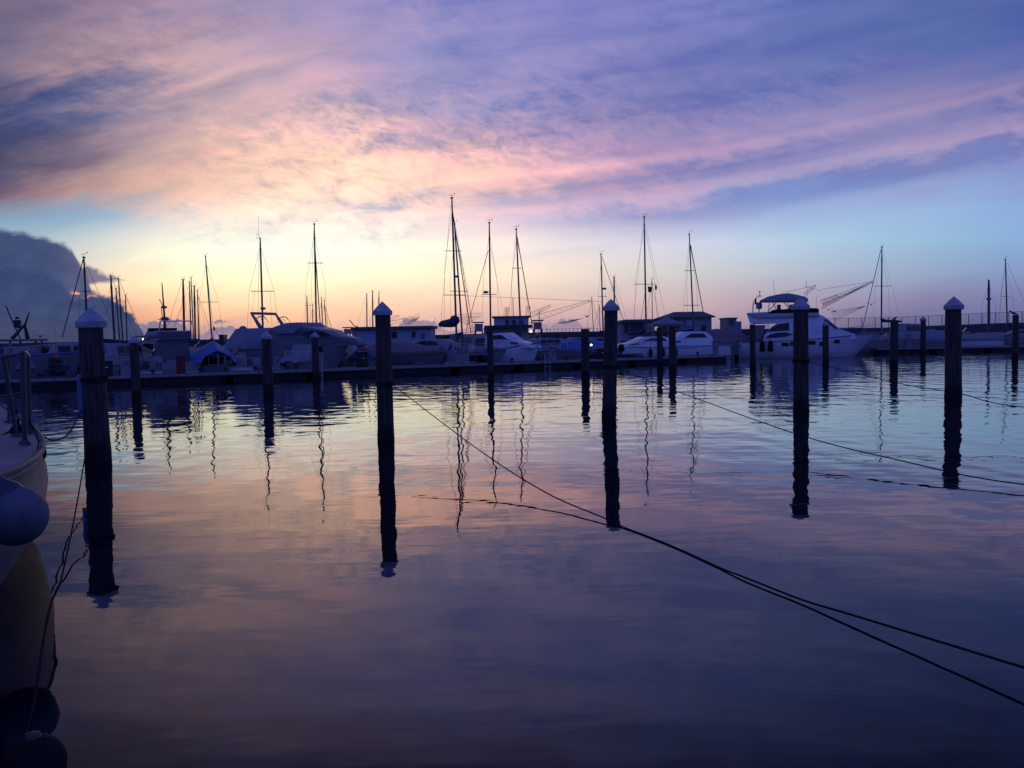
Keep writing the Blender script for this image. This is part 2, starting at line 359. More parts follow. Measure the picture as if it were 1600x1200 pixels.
# ------------------------------------------------------------------ water
b = MB(); b.add([(-4000, -60, 0), (4000, -60, 0), (4000, 9000, 0), (-4000, 9000, 0)], [(0, 1, 2, 3)])
tag(b.build('water', waterm), kind='structure')

# ------------------------------------------------------------------ pilings
def piling(label, x, ytop, ywl, wpx, cap=True, group=None, lean=0.0, loop=False, seed=0, slim=1.0):
    p = W(x, ywl); d = p.y; r = wpx * mpx(d) / 2
    ztop = P(x, ytop, d).z
    capw = r * 1.2; ch = capw * 1.0; sk = capw * .42
    zt = ztop - (ch + sk * .8) if cap else ztop
    t = Thing('piling', label, 'piling', (p.x, p.y, 0), 0, group)
    rg = random.Random(seed); b = MB(); rings = []; n = 20; m = 26
    ph = [rg.uniform(0, 6.28) for _ in range(6)]
    for i in range(m + 1):
        z = -1.2 + (zt + 1.2) * i / m
        k = 1.06 - .10 * i / m; ring = []
        for j in range(n):
            a = 2 * math.pi * j / n
            q = r * k * (1 + .025 * math.sin(3 * a + ph[0] + z * .7) + .018 * math.sin(5 * a + ph[1] - z * 1.3) + .012 * math.sin(9 * a + ph[2] + z * 2.1) + rg.uniform(-.008, .008))
            if z < .22: q *= 1 + rg.uniform(.0, .06)
            ring.append((q * math.cos(a) + lean * (z - 0) , q * math.sin(a) + .02 * math.sin(z + ph[3]), z))
        rings.append(ring)
    b.loft(rings); b.build('post', woodm, t.o, True)
    if cap:
        b = MB(); ox = lean * zt
        b.lathe([(capw, zt - sk * .2), (capw * 1.03, zt + sk * .8), (capw * .97, zt + sk * .88), (capw * .5, zt + sk * .88 + ch * .52), (capw * .05, zt + sk * .8 + ch * .98), (.003, zt + sk * .8 + ch)], 18, (ox, 0, 0))
        b.build('cap', capm, t.o, True)
    if loop:
        b = MB()
        for k in range(3):
            zz = loop + .035 * k; rr = r * 1.03 + .012
            pts = [(rr * math.cos(a) + lean * zz, rr * math.sin(a), zz + .012 * math.sin(a * 2 + k)) for a in [2 * math.pi * i / 20 for i in range(21)]]
            b.tube(pts, .013, 6)
        b.build('rope_loop', rope_m, t.o, True)
    return t
G1 = 'tall white capped mooring pilings'; G2 = 'mooring pilings out in the basin'
PIL = {}
PIL['a'] = piling('thick timber piling with white pointed cap beside the moored boat with the round fender', 152, 480, 720, 37, True, G1, 0, 1.45, 1)
PIL['b'] = piling('tall timber piling with white cone cap in front of the flat roofed blue building', 603, 471, 688, 25, True, G1, 0, 1.15, 2)
PIL['c'] = piling('timber piling with wide white cap in front of the dark green shed', 951, 467, 655, 21.5, True, G1, .035, 1.28, 3)
PIL['d'] = piling('timber piling with white cap standing before the middle of the flybridge yacht', 1252, 464, 642, 23, True, G1, -.008, 1.3, 4)
PIL['e'] = piling('timber piling with white cap standing alone in front of the long wire fence', 1489, 463, 620, 24, True, G1, 0, False, 5)
piling('slim piling with small white cap beside the white flybridge boat and red cabinet', 213, 524, 622, 14, True, G2, 0, False, 6)
piling('white capped piling in front of the tarp covered stern of the long yacht', 419, 517, 613, 15, True, G2, 0, False, 7)
piling('white capped piling at the dock before the dark cabin window of the covered yacht', 494, 518, 593, 11, True, G2, 0, False, 8)
piling('bare dark piling rising in line with the mast before the house on stilts', 767, 511, 590, 10, False, G2, 0, False, 9)
piling('bare flat topped piling beside the small amber lamp', 915, 514, 591, 13, False, G2, 0, False, 10)
piling('bare flat topped piling in front of the pyramid canvas canopy', 1031, 512, 573, 9.5, False, G2, 0, False, 11)
piling('bare piling before the gable roofed house and the sleek white cruiser', 1051, 509, 579, 11, False, G2, 0, False, 12)
piling('bare piling at the stern of the flybridge yacht', 1176, 507, 573, 9, False, G2, 0, False, 13)
piling('white capped slim piling before the foredeck of the flybridge yacht', 1290, 501, 569, 9.5, True, G2, 0, False, 14)
piling('bare piling with a bird sitting on it ahead of the yacht bow', 1397, 501, 572, 12, False, G2, 0, False, 15)
piling('small white capped piling by the far jetty below the wire fence', 1442, 494, 552, 8, True, G2, 0, False, 16)
piling('bare piling with a gull on top near the short thick mast', 1586, 492, 558, 9, False, G2, 0, False, 17)

# ------------------------------------------------------------------ mooring ropes
def catmull(pts, n=8):
    pts = [Vector(p) for p in pts]; q = [pts[0] * 2 - pts[1]] + pts + [pts[-1] * 2 - pts[-2]]; o = []
    for i in range(1, len(q) - 2):
        for k in range(n):
            t = k / n; a, b_, c, d = q[i - 1:i + 3]
            o.append(.5 * ((2 * b_) + (c - a) * t + (2 * a - 5 * b_ + 4 * c - d) * t * t + (3 * b_ - a - 3 * c + d) * t ** 3))
    return o + [pts[-1]]
def rope(label, pts, r=.011, m=rope_m, grp='mooring ropes'):
    b = MB(); b.tube([(v.x, v.y, max(v.z, .006)) for v in catmull(pts)], r, 7); o = b.build('mooring_rope', m, None, True); return tag(o, label, 'rope', grp)
RA, RB = W(1250, 936, .02), W(1600, 1043, .11)
RL = [RA + (RB - RA) * u_ + Vector((0, 0, .03 * max(0, u_ - 1))) for u_ in (0, .25, .5, .75, 1, 1.3, 1.7)]
def P3(x, y, z): return W(x, y, z)
ea = PIL['b'].loc
rope('long dark rope sagging from the piling by the flat roofed building down across the water',
     [(ea.x + .17, ea.y - .05, 1.17), P(740, 697, 13.2), P(850, 768, 10.9), P(950, 812, 9.55), P(1045, 858, 8.45), W(1150, 897, .015)] + RL, .0085)
rope('long dark rope running from the piling by the green shed low over the water',
     [(PIL['c'].loc.x + .17, PIL['c'].loc.y - .05, 1.3), P(1035, 603, 19.2), P(1100, 627, 17.3), P(1250, 680, 14.6), P(1400, 718, 12.7), P(1600, 757, 11.0), (8.6, 9.4, .12)], .009)
rope('thin rope leading away from the piling in front of the flybridge yacht',
     [(PIL['d'].loc.x + .18, PIL['d'].loc.y, 1.31), P(1400, 598, 20.0), P(1500, 615, 18.6), P(1600, 636, 17.2), (13.5, 15, .35)], .010)
rope('slack rope running from the thick piling steeply down past the round fender',
     [(PIL['a'].loc.x - .02, PIL['a'].loc.y - .25, 1.46), P(141, 650, 14.2), P(133, 712, 11.4), P(115, 815, 9.1), P(98, 895, 7.7), P(78, 985, 6.7), W(48, 1120, .02), W(20, 1230, .0)], .008)
rope('short sagging rope between the boat rail and the thick piling',
     [P(46, 660, 9.6), P(60, 677, 10.2), P(85, 688, 11.4), P(107, 678, 13), P(120, 655, 14.4), P(132, 633, 15.8)], .011)

pa = PIL['a']; b = MB(); b.box((-.19, -.13, 1.2), (.14, .05, .75), -.75); b.build('rubbing_board', mat('blue_board', (.10, .16, .32), .7, .25, 6), pa.o, bevel=.01)  # blue board along one side of the thick piling
# ------------------------------------------------------------------ floating docks
def dock(label, a, bb, depth, top=.46, m=conc):
    a = Vector(a); bb = Vector(bb); L = (bb - a).length; ang = math.atan2(bb.y - a.y, bb.x - a.x)
    t = Thing('floating_dock', label, 'dock', ((a.x + bb.x) / 2, (a.y + bb.y) / 2, 0), ang)
    h = L / 2
    b = MB(); b.box((0, depth / 2, top - .09), (L, depth, .18)); b.build('deck', plank, t.o)
    b = MB(); b.box((0, -.03, top - .05), (L, .06, .13)); b.build('fascia_rail', conc, t.o)
    k = max(2, int(L / 4.5))
    for i in range(k):
        x = -h + L * (i + .5) / k
        b = MB(); b.box((x, depth / 2, .08), (L / k * .86, depth * .9, .36)); b.build('float', floatm, t.o)
    return t, L, ang
DA, DB = W(-120, 614), W(1142, 564)
D1, L1, A1 = dock('long low floating dock stretching across the basin behind the mooring pilings', DA, DB, 2.4)
D2, L2, A2 = dock('far floating dock below the wire fence beyond the yacht bow', W(1372, 552.5), W(1800, 544), 2.2)

def on_dock(x, y_top_px=None, off=.6, D=D1):    # water level point of the dock deck under picture column x
    d = D.loc; u = Vector((math.cos(D.rz), math.sin(D.rz), 0)); n = Vector((-u.y, u.x, 0))
    v = ray(x, 560); o = CAM; c = d + n * off
    # intersect (in plan) the sight line with the dock line
    den = v.x * u.y - v.y * u.x; k = ((c.x - o.x) * u.y - (c.y - o.y) * u.x) / den
    q = o + v * k; return Vector((q.x, q.y, .46))
def pedestal(x, label, h=1.15, w=.32, D=D1, off=.5, group='service pedestals on the docks'):
    p = on_dock(x, off=off, D=D); t = Thing('service_pedestal', label, 'pedestal', p, D.rz, group)
    b = MB(); b.box((0, 0, h * .5), (w, w * .8, h)); b.build('cabinet', offw, t.o, bevel=.02)
    b = MB(); b.box((0, 0, h + .035), (w * 1.15, w * .95, .07)); b.build('lid', grey, t.o, bevel=.015)
    b = MB(); b.box((0, -w * .41, h * .62), (w * .55, .03, h * .2)); b.build('socket_panel', grey, t.o)
    return t
pedestal(727, 'tall white service pedestal on the dock below the tallest mast', 1.25, .42)
pedestal(864, 'white service pedestal on the dock beside the blue covered boat', .9, .36)
pedestal(1118, 'white service pedestal between the cruiser and the tan canvas covered boat', 1.0, .38)
pedestal(432, 'pale service pedestal on the dock beside the tarp covered yacht', .9, .3)
pedestal(1419, 'pale service pedestal on the far dock beside the cabin boat', 1.2, .45, D2)
pedestal(196, 'pale blue service cabinet on the dock by the small pilot boat', 1.1, .55)

# red cabinet, net heap and small things on the dock
p = on_dock(282, off=.5); t = Thing('dock_cabinet', 'dark red upright cabinet on the dock beside the white flybridge boat', 'cabinet', p, A1)
b = MB(); b.box((0, 0, .45), (.42, .4, .9)); b.build('body', redp, t.o, bevel=.02)
b = MB(); b.box((0, 0, .93), (.48, .46, .06)); b.build('lid', redp, t.o, bevel=.015)
b = MB(); b.box((0, -.215, .45), (.36, .03, .76)); b.build('door', redp, t.o, bevel=.01)
p = on_dock(86, off=1.0); t = Thing('net_heap', 'dark heap of fishing nets with a red float on the dock', 'fishing nets', p, A1)
b = MB(); rg = random.Random(4)
for k in range(46):
    hh = rg.uniform(0, 1); b.ball((rg.gauss(0, .38) * (1.1 - hh), rg.gauss(0, .25) * (1.1 - hh), .12 + .85 * hh), rg.uniform(.08, .2), 7, (rg.uniform(.8, 1.7), 1.1, rg.uniform(.5, .9)))
b.build('net_pile', netm, t.o, True)
b = MB(); b.ball((.05, -.25, 1.05), .13, 12); b.build('float', orange, t.o, True)

# ------------------------------------------------------------------ boats
def hull_rings(L, B, fb, fs, rake=.7, tr=.8, flare=.9, n=16, keel=-.35):
    rings = []
    for i in range(n + 1):
        t = i / n; x = -L / 2 + L * t
        if t < .45: bh = B / 2 * (tr + (1 - tr) * math.sin(t / .45 * math.pi / 2))
        else: s = (t - .45) / .55; bh = B / 2 * max(1 - s ** 2.3, .015)
        z = fs + (fb - fs) * t ** 1.7; q = rake * t ** 5
        prof = [(1, z, 1), (.98, z * .72, .7), (flare, z * .38, .4), (flare * .86, .04, .12), (flare * .5, keel * .6, -.1), (.02, keel * (1 - .5 * t), -.25)]
        pts = [(x + q * (k - 1), bh * a, zz) for a, zz, k in prof]
        rings.append(pts + [(px_, -py_, pz) for px_, py_, pz in reversed(pts)])
    return rings
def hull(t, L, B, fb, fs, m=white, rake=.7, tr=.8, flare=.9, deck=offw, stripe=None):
    b = MB(); rg = hull_rings(L, B, fb, fs, rake, tr, flare)
    n = len(rg[0]); vs = [v for r in rg for v in r]; fs_ = []
    for i in range(len(rg) - 1):
        for k in range(n - 1): fs_.append((i * n + k, i * n + k + 1, (i + 1) * n + k + 1, (i + 1) * n + k))
    fs_ += [tuple(range(n)), tuple((len(rg) - 1) * n + k for k in range(n))]
    b.add(vs, fs_); h = b.build('hull', m, t.o, True)
    b = MB(); top = []
    for r in rg: top.append([(r[0][0], r[0][1] * .97, r[0][2] - .03), (r[-1][0], r[-1][1] * .97, r[-1][2] - .03)])
    b.loft(top, closed=False, caps=False); b.build('deck', deck, t.o)
    # rubbing strake along both sheers
    b = MB()
    for s in (0, -1): b.tube([Vector(r[s]) + Vector((0, 0, -.04)) for r in rg], .035, 5)
    b.build('rubbing_strake', stripe or grey, t.o, True)
    return rg
def rail(t, rg, i0, i1, h=.55, inset=.9):
    b = MB(); tops = {0: [], -1: []}
    for i in range(i0, i1 + 1):
        for s in (0, -1):
            p = Vector(rg[i][s]); p.y *= inset; q = p + Vector((0, 0, h)); tops[s].append(q)
            if i % 2 == 0: b.tube([p, q], .013, 5)
    b.tube(tops[0], .014, 5); b.tube(tops[-1], .014, 5)
    if i1 >= len(rg) - 1: b.tube([tops[0][-1], tops[-1][-1]], .014, 5)
    b.build('guard_rail', steel, t.o, True)
def window(par, poly, w, name='window', m=glass):
    b = MB(); b.prism(poly, w); return b.build(name, m, par)
def fender_on(t, x, z, y, label, group, r=.13, h=.55):
    p = t.o.matrix_world @ Vector((0, 0, 0)); loc = t.loc + Matrix.Rotation(t.rz, 3, 'Z') @ Vector((x, y, z))
    f = Thing('boat_fender', label, 'fender', (loc.x, loc.y, loc.z), 0, group)
    b = MB(); b.lathe([(.02, h / 2 + .06), (r * .5, h / 2), (r, h / 2 - .1), (r, -h / 2 + .1), (r * .5, -h / 2), (.02, -h / 2 - .04)], 12); b.build('bulb', black, f.o, True)
    b = MB(); b.tube([(0, 0, h / 2), (0, 0, h / 2 + .45)], .012, 5); b.build('lanyard', rope_m, f.o)

def motorboat(label, x, d, rz, L=7.0, B=2.5, fb=1.1, fs=.8, kind='cruiser', hm=offw, cat='motorboat', group=None, name='motorboat', h=1.0, cover=bluec, stripe=None, rails=True, depth_px=None):
    p = P(x, 560, d); t = Thing(name, label, cat, (p.x, p.y, 0), rz, group)
    rg = hull(t, L, B, fb, fs, hm, stripe=stripe)
    s = (fb + fs) / 2
    def pr(*pts): return [(-L / 2 + a * L, s + z * h) for a, z in pts]
    wf = lambda x_, z_: max(.12, B * .40 * (1 - .16 * max(0, z_ - s)) * (1 - .55 * max(0, (x_ / L + .05)) ** 1.5))
    if kind in ('cruiser', 'hardtop', 'fly'):
        b = MB()
        if kind == 'cruiser': o = pr((.26, -.1), (.28, .62), (.36, .98), (.55, 1.0), (.70, .42), (.92, .12), (.96, -.1))
        elif kind == 'hardtop': o = pr((.30, -.1), (.30, 1.35), (.62, 1.4), (.66, 1.28), (.72, .62), (.90, .35), (.95, -.1))
        else: o = pr((.24, -.1), (.22, 1.0), (.14, 1.08), (.12, 1.2), (.60, 1.25), (.74, .55), (.93, .25), (.97, -.1))
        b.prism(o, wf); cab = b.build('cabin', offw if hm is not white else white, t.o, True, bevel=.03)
        w2 = lambda x_, z_: wf(x_, z_) + .015
        if kind == 'cruiser':
            window(cab, pr((.34, .55), (.38, .84), (.53, .86), (.62, .55)), w2)
            window(cab, pr((.66, .25), (.67, .36), (.76, .28), (.77, .2)), w2)
        elif kind == 'hardtop':
            for a in (.32, .43, .54): window(cab, pr((a, .72), (a, 1.2), (a + .09, 1.2), (a + .09, .72)), w2)
        else:
            window(cab, pr((.28, .55), (.30, .9), (.56, .92), (.66, .55)), w2)
            b = MB(); b.prism(pr((.16, 1.2), (.13, 1.55), (.20, 1.6), (.48, 1.55), (.58, 1.27)), lambda x_, z_: B * .34); fl = b.build('flybridge', offw, t.o, True, bevel=.03)
            window(fl, pr((.46, 1.56), (.45, 1.78), (.47, 1.79), (.53, 1.5)), B * .3, 'windscreen')
            b = MB()
            for y in (-B * .32, B * .32): b.tube([(-L / 2 + .14 * L, y, s + 1.5 * h), (-L / 2 + .10 * L, y, s + 2.1 * h)], .04, 6)
            b.tube([(-L / 2 + .10 * L, -B * .32, s + 2.1 * h), (-L / 2 + .10 * L, B * .32, s + 2.1 * h)], .04, 6); b.build('radar_arch', white, t.o, True)
        b = MB(); b.tube([(-L * .05, 0, s + h * 1.2), (-L * .07, 0, s + h * 1.2 + 1.1)], .012, 5); b.build('antenna', offw, t.o)
    elif kind == 'covered':
        b = MB(); rings = []
        for i in range(13):
            u = .04 + .9 * i / 12; zt = s + h * (.55 + .55 * math.sin(math.pi * min(1, u * 1.25)) * (1 if u < .7 else 1) + .05 * math.sin(i * 2.3)); bw = B / 2 * 1.02 * (1 if u < .5 else 1 - ((u - .5) / .5) ** 2.3)
            zs = s + (u - .4) * (fb - fs) - .08
            rings.append([(-L / 2 + u * L, -bw, zs - .1), (-L / 2 + u * L, -bw, zs + .1), (-L / 2 + u * L, -bw * .5, zs + (zt - zs) * .72), (-L / 2 + u * L, 0, zt), (-L / 2 + u * L, bw * .5, zs + (zt - zs) * .72), (-L / 2 + u * L, bw, zs + .1), (-L / 2 + u * L, bw, zs - .1)])
        b.loft(rings); b.build('canvas_cover', cover, t.o, True)
    elif kind == 'open':
        b = MB(); b.box((L * .02, 0, s + .35), (.7, .7, .8), top=.85); b.build('console', offw, t.o, bevel=.04)
        b = MB(); b.prism([(L * .07, s + .7), (L * .02, s + 1.15), (L * .03, s + 1.17), (L * .09, s + .72)], .33); b.build('windscreen', glass, t.o)
        b = MB(); b.box((-L * .16, 0, s + .2), (.5, 1.2, .5), top=.9); b.build('seat', pale, t.o, bevel=.04)
        for yy in (-.9, .9):
            pass
    # outboard or ladder at the stern
    if kind in ('open', 'covered'):
        b = MB(); b.box((-L / 2 - .25, 0, fs + .15), (.42, .34, .55), top=.75); b.box((-L / 2 - .2, 0, fs - .45), (.16, .14, .8)); b.build('outboard_motor', black, t.o, bevel=.03)
    if rails and kind != 'covered': rail(t, rg, 8, 16)
    return t

def sailboat(label, mast, d, rz, L=9.0, r=.07, spreads=(), stays=(), boom=None, radar=(), hm=offw, fb=1.15, fs=.95, cover=navy, group='moored sailing yachts', mm=alu, tip=True, faint=(), cabin=True, back=None, flags=(), radius_top=.6, cabh=.42):
    xt, yt, xb, yb = mast; p = P(xb, yb, d)
    t = Thing('sailing_yacht', label, 'sailing yacht', (p.x, p.y, 0), rz, group)
    c, s_ = math.cos(rz), math.sin(rz); B = L * .3
    rg = hull(t, L, B, fb, fs, hm, rake=.9, tr=.6, flare=.82)
    if cabin:
        dz = (fb + fs) / 2; b = MB()
        o = [(-L * .16, dz - .1), (-L * .15, dz + cabh), (L * .12, dz + cabh * .9), (L * .24, dz - .1)]
        wf = lambda x_, z_: B * .28 * (1 - .8 * max(0, x_ / L)) - .1 * (z_ - dz)
        b.prism(o, wf); cb_ = b.build('cabin', offw, t.o, True, bevel=.03)
        window(cb_, [(-L * .10, dz + cabh * .38), (-L * .10, dz + cabh * .76), (L * .07, dz + cabh * .72), (L * .09, dz + cabh * .38)], lambda x_, z_: wf(x_, z_) + .012)
    top = t.l(P(xt, yt, d)); bot = Vector((0, 0, fb * .9)); pb = t.l(P(xb, yb, d))
    b = MB(); b.tube([bot, pb, (pb + top) / 2, pb + (top - pb) * .85, top], [r, r, r * .95, r * .85, r * radius_top], 8); ms = b.build('mast', mm, t.o, True)
    if tip:
        b = MB(); k = .20
        b.tube([top, top + Vector((0, 0, .28))], .009, 5); b.tube([top + Vector((-k * c, k * s_, .18)), top + Vector((k * c, -k * s_, .18))], .01, 5)
        b.box(top + Vector((k * c, -k * s_, .28)), (.06, .04, .06)); b.box(top + Vector((0, 0, .0)), (r * 2.0, r * 2.0, .08)); b.build('masthead_wind_vane', darkm, ms)
    for x0, x1, y in spreads:
        b = MB(); ym = y
        b.tube([t.l(P(x0, y, d)), t.l(P(x1, y, d))], .024, 5); b.build('spreader', mm, ms)
    def deep(x, y):       # end of a stay on the fore-and-aft line: goes deeper as it moves along the heading
        if abs(c) < .2: return t.l(P(x, y, d))
        return t.px(x, y)
    for xa, ya, xe, ye, rr in stays:
        b = MB(); a = t.l(P(xa, ya, d)); e = deep(xe, ye) if abs(c) > .35 else t.l(P(xe, ye, d))
        b.tube([a, e], rr, 6); b.build('furled_sail' if rr > .03 else 'stay', mm if rr > .03 else wire, ms, True)
    ch = max(L * .3, 1)
    if not stays:
        b = MB(); b.tube([top, (L * .47, 0, fb)], .011, 5); b.build('stay', wire, ms); b = MB(); b.tube([top, (-L * .47, 0, fs)], .011, 5); b.build('stay', wire, ms)
    for sgn in (-1, 1):
        b = MB(); sp = bot + (top - bot) * .55 + Vector((0, sgn * B * .32, 0)); b.tube([bot + (top - bot) * .93, sp, (0, sgn * B * .45, fb * .9)], .009, 5); b.build('stay', wire, ms)
    for x, y, rr in radar:
        q = t.l(P(x, y, d)); b = MB(); b.lathe([(.02, rr * .5), (rr * .8, rr * .42), (rr, 0), (rr * .8, -rr * .42), (.02, -rr * .5)], 14, q); b.build('radar_dome', offw, ms, True)
        b = MB(); b.tube([q, pb + (top - pb) * ((q.z - pb.z) / (top.z - pb.z))], .025, 5); b.build('radar_bracket', mm, ms)
    for x, y, w_, h_ in flags:
        q = t.l(P(x, y, d)); b = MB(); b.add([q, q + Vector((w_ * c, -w_ * s_, -.1)), q + Vector((w_ * .6 * c, -w_ * .6 * s_ + .05, -h_)), q + Vector((.03, .02, -h_ * .9))], [(0, 1, 2, 3)])
        b.add([v + Vector((.01 * s_, .01 * c, 0)) for v in [q, q + Vector((w_ * c, -w_ * s_, -.1)), q + Vector((w_ * .6 * c, -w_ * .6 * s_ + .05, -h_)), q + Vector((.03, .02, -h_ * .9))]], [(3, 2, 1, 0)])
        b.build('flag', greenp, ms)
    if boom:
        xe, ye, thick = boom; e = deep(xe, ye); st = pb + (top - pb) * max(0.01, ((e.z - .0) - pb.z) / (top.z - pb.z)) if e.z > pb.z else pb
        b = MB(); b.tube([st, e], .045, 6); bo = b.build('boom', mm, t.o)
        if thick:
            b = MB(); v = e - st; pts = [st + v * k + Vector((0, 0, thick * z)) for k, z in ((-.02, 1.5), (.05, 1.1), (.16, .6), (.4, .5), (.8, .42), (1.0, .3))]
            b.tube(pts, [thick * .5, thick * .9, thick * .85, thick * .75, thick * .6, thick * .35], 9); b.build('sail_cover', cover, bo, True)
    else:
        b = MB(); bh = fb + 1.0; b.tube([(-.05, 0, bh), (-L * .36, 0, bh - .05)], .045, 6); bo = b.build('boom', mm, t.o)
        b = MB(); b.tube([(-.05, 0, bh + .35), (-L * .08, 0, bh + .18), (-L * .2, 0, bh + .13), (-L * .35, 0, bh + .06)], [.1, .17, .14, .07], 8); b.build('sail_cover', cover, bo, True)
    rail(t, rg, 9, 16, .5); rail(t, rg, 0, 3, .5)
    return t
H1 = R(-58)
def DD(x, off): return on_dock(x, off=off).y
# ------------------------------------------------------------------ sailing yachts, each mast where it stands
sailboat('sailing yacht with the tallest mast, twin spreaders and a dark covered boom', (706, 309, 714, 548), DD(711, 6.5), R(-42), 9.5, .075, [(695, 721, 392), (693, 727, 461)],
         [(707, 330, 736, 521, .034), (704, 322, 688, 512, .009)], (687, 510, .42), [(714, 432, .17)], fb=1.3)
sailboat('sailing yacht whose slanting mast stands close beside the tallest mast', (710, 350, 724, 545), DD(722, 11), R(-48), 8.5, .07, [(704, 731, 455)], [(712, 362, 742, 525, .02)], None)
sailboat('sailing yacht with a radar dome on its mast behind the bare piling', (764.5, 348, 767, 545), DD(766, 8), R(-140), 8.5, .07, [(753, 776, 460)], [(763, 391, 727, 522, .02), (766, 385, 791, 512, .008)], None, [(759, 456.5, .2)])
sailboat('sailing yacht with a thin raked mast in front of the house on stilts', (806.5, 358, 815, 545), DD(812, 7), R(-40), 8.5, .065, [(800, 815, 419)], [(808, 370, 834, 522, .03), (805, 370, 793, 520, .008)], None)
sailboat('sailing yacht seen past the white capped piling by the dark green shed', (939, 397, 943, 538), 82, R(-35), 8, .075, [(935, 948, 463)], [(940.5, 401, 974, 500, .025)], None, [(944.5, 451, .2)])
sailboat('small sailing boat with its short mast tip showing above a white piling cap', (959.5, 433, 960.5, 535), 92, R(-60), 7, .10, [], [])
sailboat('sailing yacht with flags on its spreader before the dark green shed', (1006.5, 339, 1010, 545), DD(1008, 9), R(-70), 9, .075, [(990, 1026, 444)],
         [(1005, 350, 989, 505, .009), (1008, 350, 1042, 505, .009), (1008, 455, 1001, 505, .018)], None, flags=[(1012, 447, .38, .55), (1023, 445, .2, .45)])
sailboat('small yacht with a thin pole mast beside the flag dressed yacht', (1018.5, 437, 1020, 540), 98, R(-80), 7, .05, [], [])
sailboat('sailing yacht with a furled foresail slanting before the gable roofed house', (1077, 366, 1085, 545), DD(1082, 7), R(-40), 8.5, .065, [(1069, 1085, 423), (1068, 1093, 477)], [(1079, 383, 1102, 505, .035), (1076, 380, 1066, 500, .008)], None)
sailboat('sailing yacht moored beyond the flybridge yacht bow, forestay slanting down', (1378, 386, 1377, 532), 92, R(-140), 7.5, .085, [(1366, 1392, 447)], [(1376.5, 390, 1343, 532, .04), (1380, 392, 1408, 505, .008)], (1409, 503, .2), hm=hullblue)
sailboat('boat with a short thick mast beneath the wire fence', (1545, 437, 1545, 530), 96, R(-115), 7, .15, [], [(1545, 470, 1535, 505, .01)], None, [(1545, 467, .28)], tip=False)
sailboat('sailing yacht with a slim mast and long white hull beside the fence', (1571, 405, 1574.5, 530), 92, R(-165), 8, .075, [(1565, 1578, 463)], [(1573.5, 410, 1612, 500, .012), (1570, 412, 1560, 505, .008)], None)
sailboat('sailing yacht with a raked mast rising behind the thick capped piling', (131, 402, 138, 545), DD(138, 8), R(-125), 8.5, .07, [(128, 141, 455)], [(130, 405, 97, 528, .03), (133, 410, 182, 520, .010)], None)
GF = 'distant sailing yachts behind the front row'
def far(label, m, d, r, stays=(), spreads=(), rz=-70): return sailboat(label, m, d, R(rz), rnd.uniform(6.5, 8), r, spreads, list(stays), None, group=GF, hm=rnd.choice([white, offw, offw, hullblue]))
far('thick masted yacht first in the tight cluster beside the cumulus bank', (173, 431, 180, 548), 88, .125, [(175, 436, 214, 526, .02)], rz=-40)
far('yacht with the shorter leaning mast inside the cluster by the cumulus bank', (181, 451, 188, 548), 90, .08, [(183, 456, 146, 527, .012)], rz=-130)
far('yacht with the second tall mast of the cluster by the cumulus bank', (185, 435, 193, 548), 93, .085, [(187, 440, 226, 530, .022)], rz=-40)
far('yacht with the lowest mast of the cluster by the cumulus bank', (196, 462, 199, 546), 95, .075, [(196, 466, 178, 530, .012)], rz=-130)
far('yacht with a stout bare mast behind the white flybridge boat', (286, 437, 288.5, 546), 88, .13, [(284, 441, 257, 524, .014), (283, 480, 265, 528, .012)], rz=-140)
far('yacht with a slim mast just beside the stout bare mast', (296, 441, 299, 546), 94, .08, [(295, 446, 268, 528, .010)], rz=-140)
far('yacht with the thin tip mast in the middle of the dusk cluster', (298.5, 434, 303, 546), 98, .07, [(299, 440, 280, 528, .010)], rz=-140)
far('yacht with a thick lower mast section in the dusk cluster', (303.5, 447, 305.5, 546), 92, .11, [(304, 455, 292, 528, .010)], rz=-140)
far('yacht at the end of the dusk cluster with its stay slanting outward', (308.5, 454, 311.5, 546), 95, .07, [(309, 460, 336, 534, .018)], rz=-40)
sailboat('sailing yacht with a strongly leaning mast and one thin spreader', (321, 400, 332.5, 546), 78, R(-60), 8.5, .07, [(314, 340, 472)], [(322, 410, 336, 540, .014)], None)
y407 = sailboat('sailing yacht with a radar ball low on its mast behind the tarp covered yacht', (406.5, 371, 411.5, 540), DD(410, 13), R(-65), 9, .07, [(392, 428, 455)],
         [(405, 380, 403, 510, .009), (398, 455, 391, 510, .007), (422, 455, 425, 510, .007)], None, [(411, 482, .19)], tip=False)
tp = y407.l(P(406.5, 371, DD(410, 13)))
b = MB(); dd = DD(410, 13)
b.tube([y407.l(P(q[0], q[1], dd)) for q in ((406, 373), (401, 373), (401, 365), (405, 365), (405, 372))], .012, 4); b.tube([y407.l(P(404, 372, dd)), y407.l(P(404, 338, dd))], .008, 4); b.build('masthead_aerial', offw, y407.o)
sailboat('sailing yacht with one high spreader behind the long covered yacht', (491, 350, 495, 540), DD(493, 16), R(-40), 9, .07, [(480, 505, 411)], [(492, 385, 502, 532, .04), (490, 360, 484, 520, .008)], None)
far('small yacht with a spreader near its mast top behind the yacht foredeck', (479.5, 464, 481, 528), 115, .085, spreads=[(477, 490, 477)])
far('low thin masted yacht between two taller masts behind the foredeck', (488.5, 476, 489, 528), 118, .06)
far('yacht with a plain pole mast first past the crossed masts', (502, 465, 505, 528), 116, .07)
far('yacht with a leaning pole mast and a long slanting stay', (506.5, 469, 511, 528), 112, .07, [(508, 480, 524, 532, .025)], rz=-40)
far('yacht with a slim mast rising above the grey flat roof', (573, 460, 573.5, 525), 125, .09, [(571.5, 464, 557, 515, .012)], rz=-140)
far('yacht with the taller mast close by the white cone cap', (582, 455, 582.5, 525), 128, .10, [(586, 466, 577, 515, .01)], rz=-140)
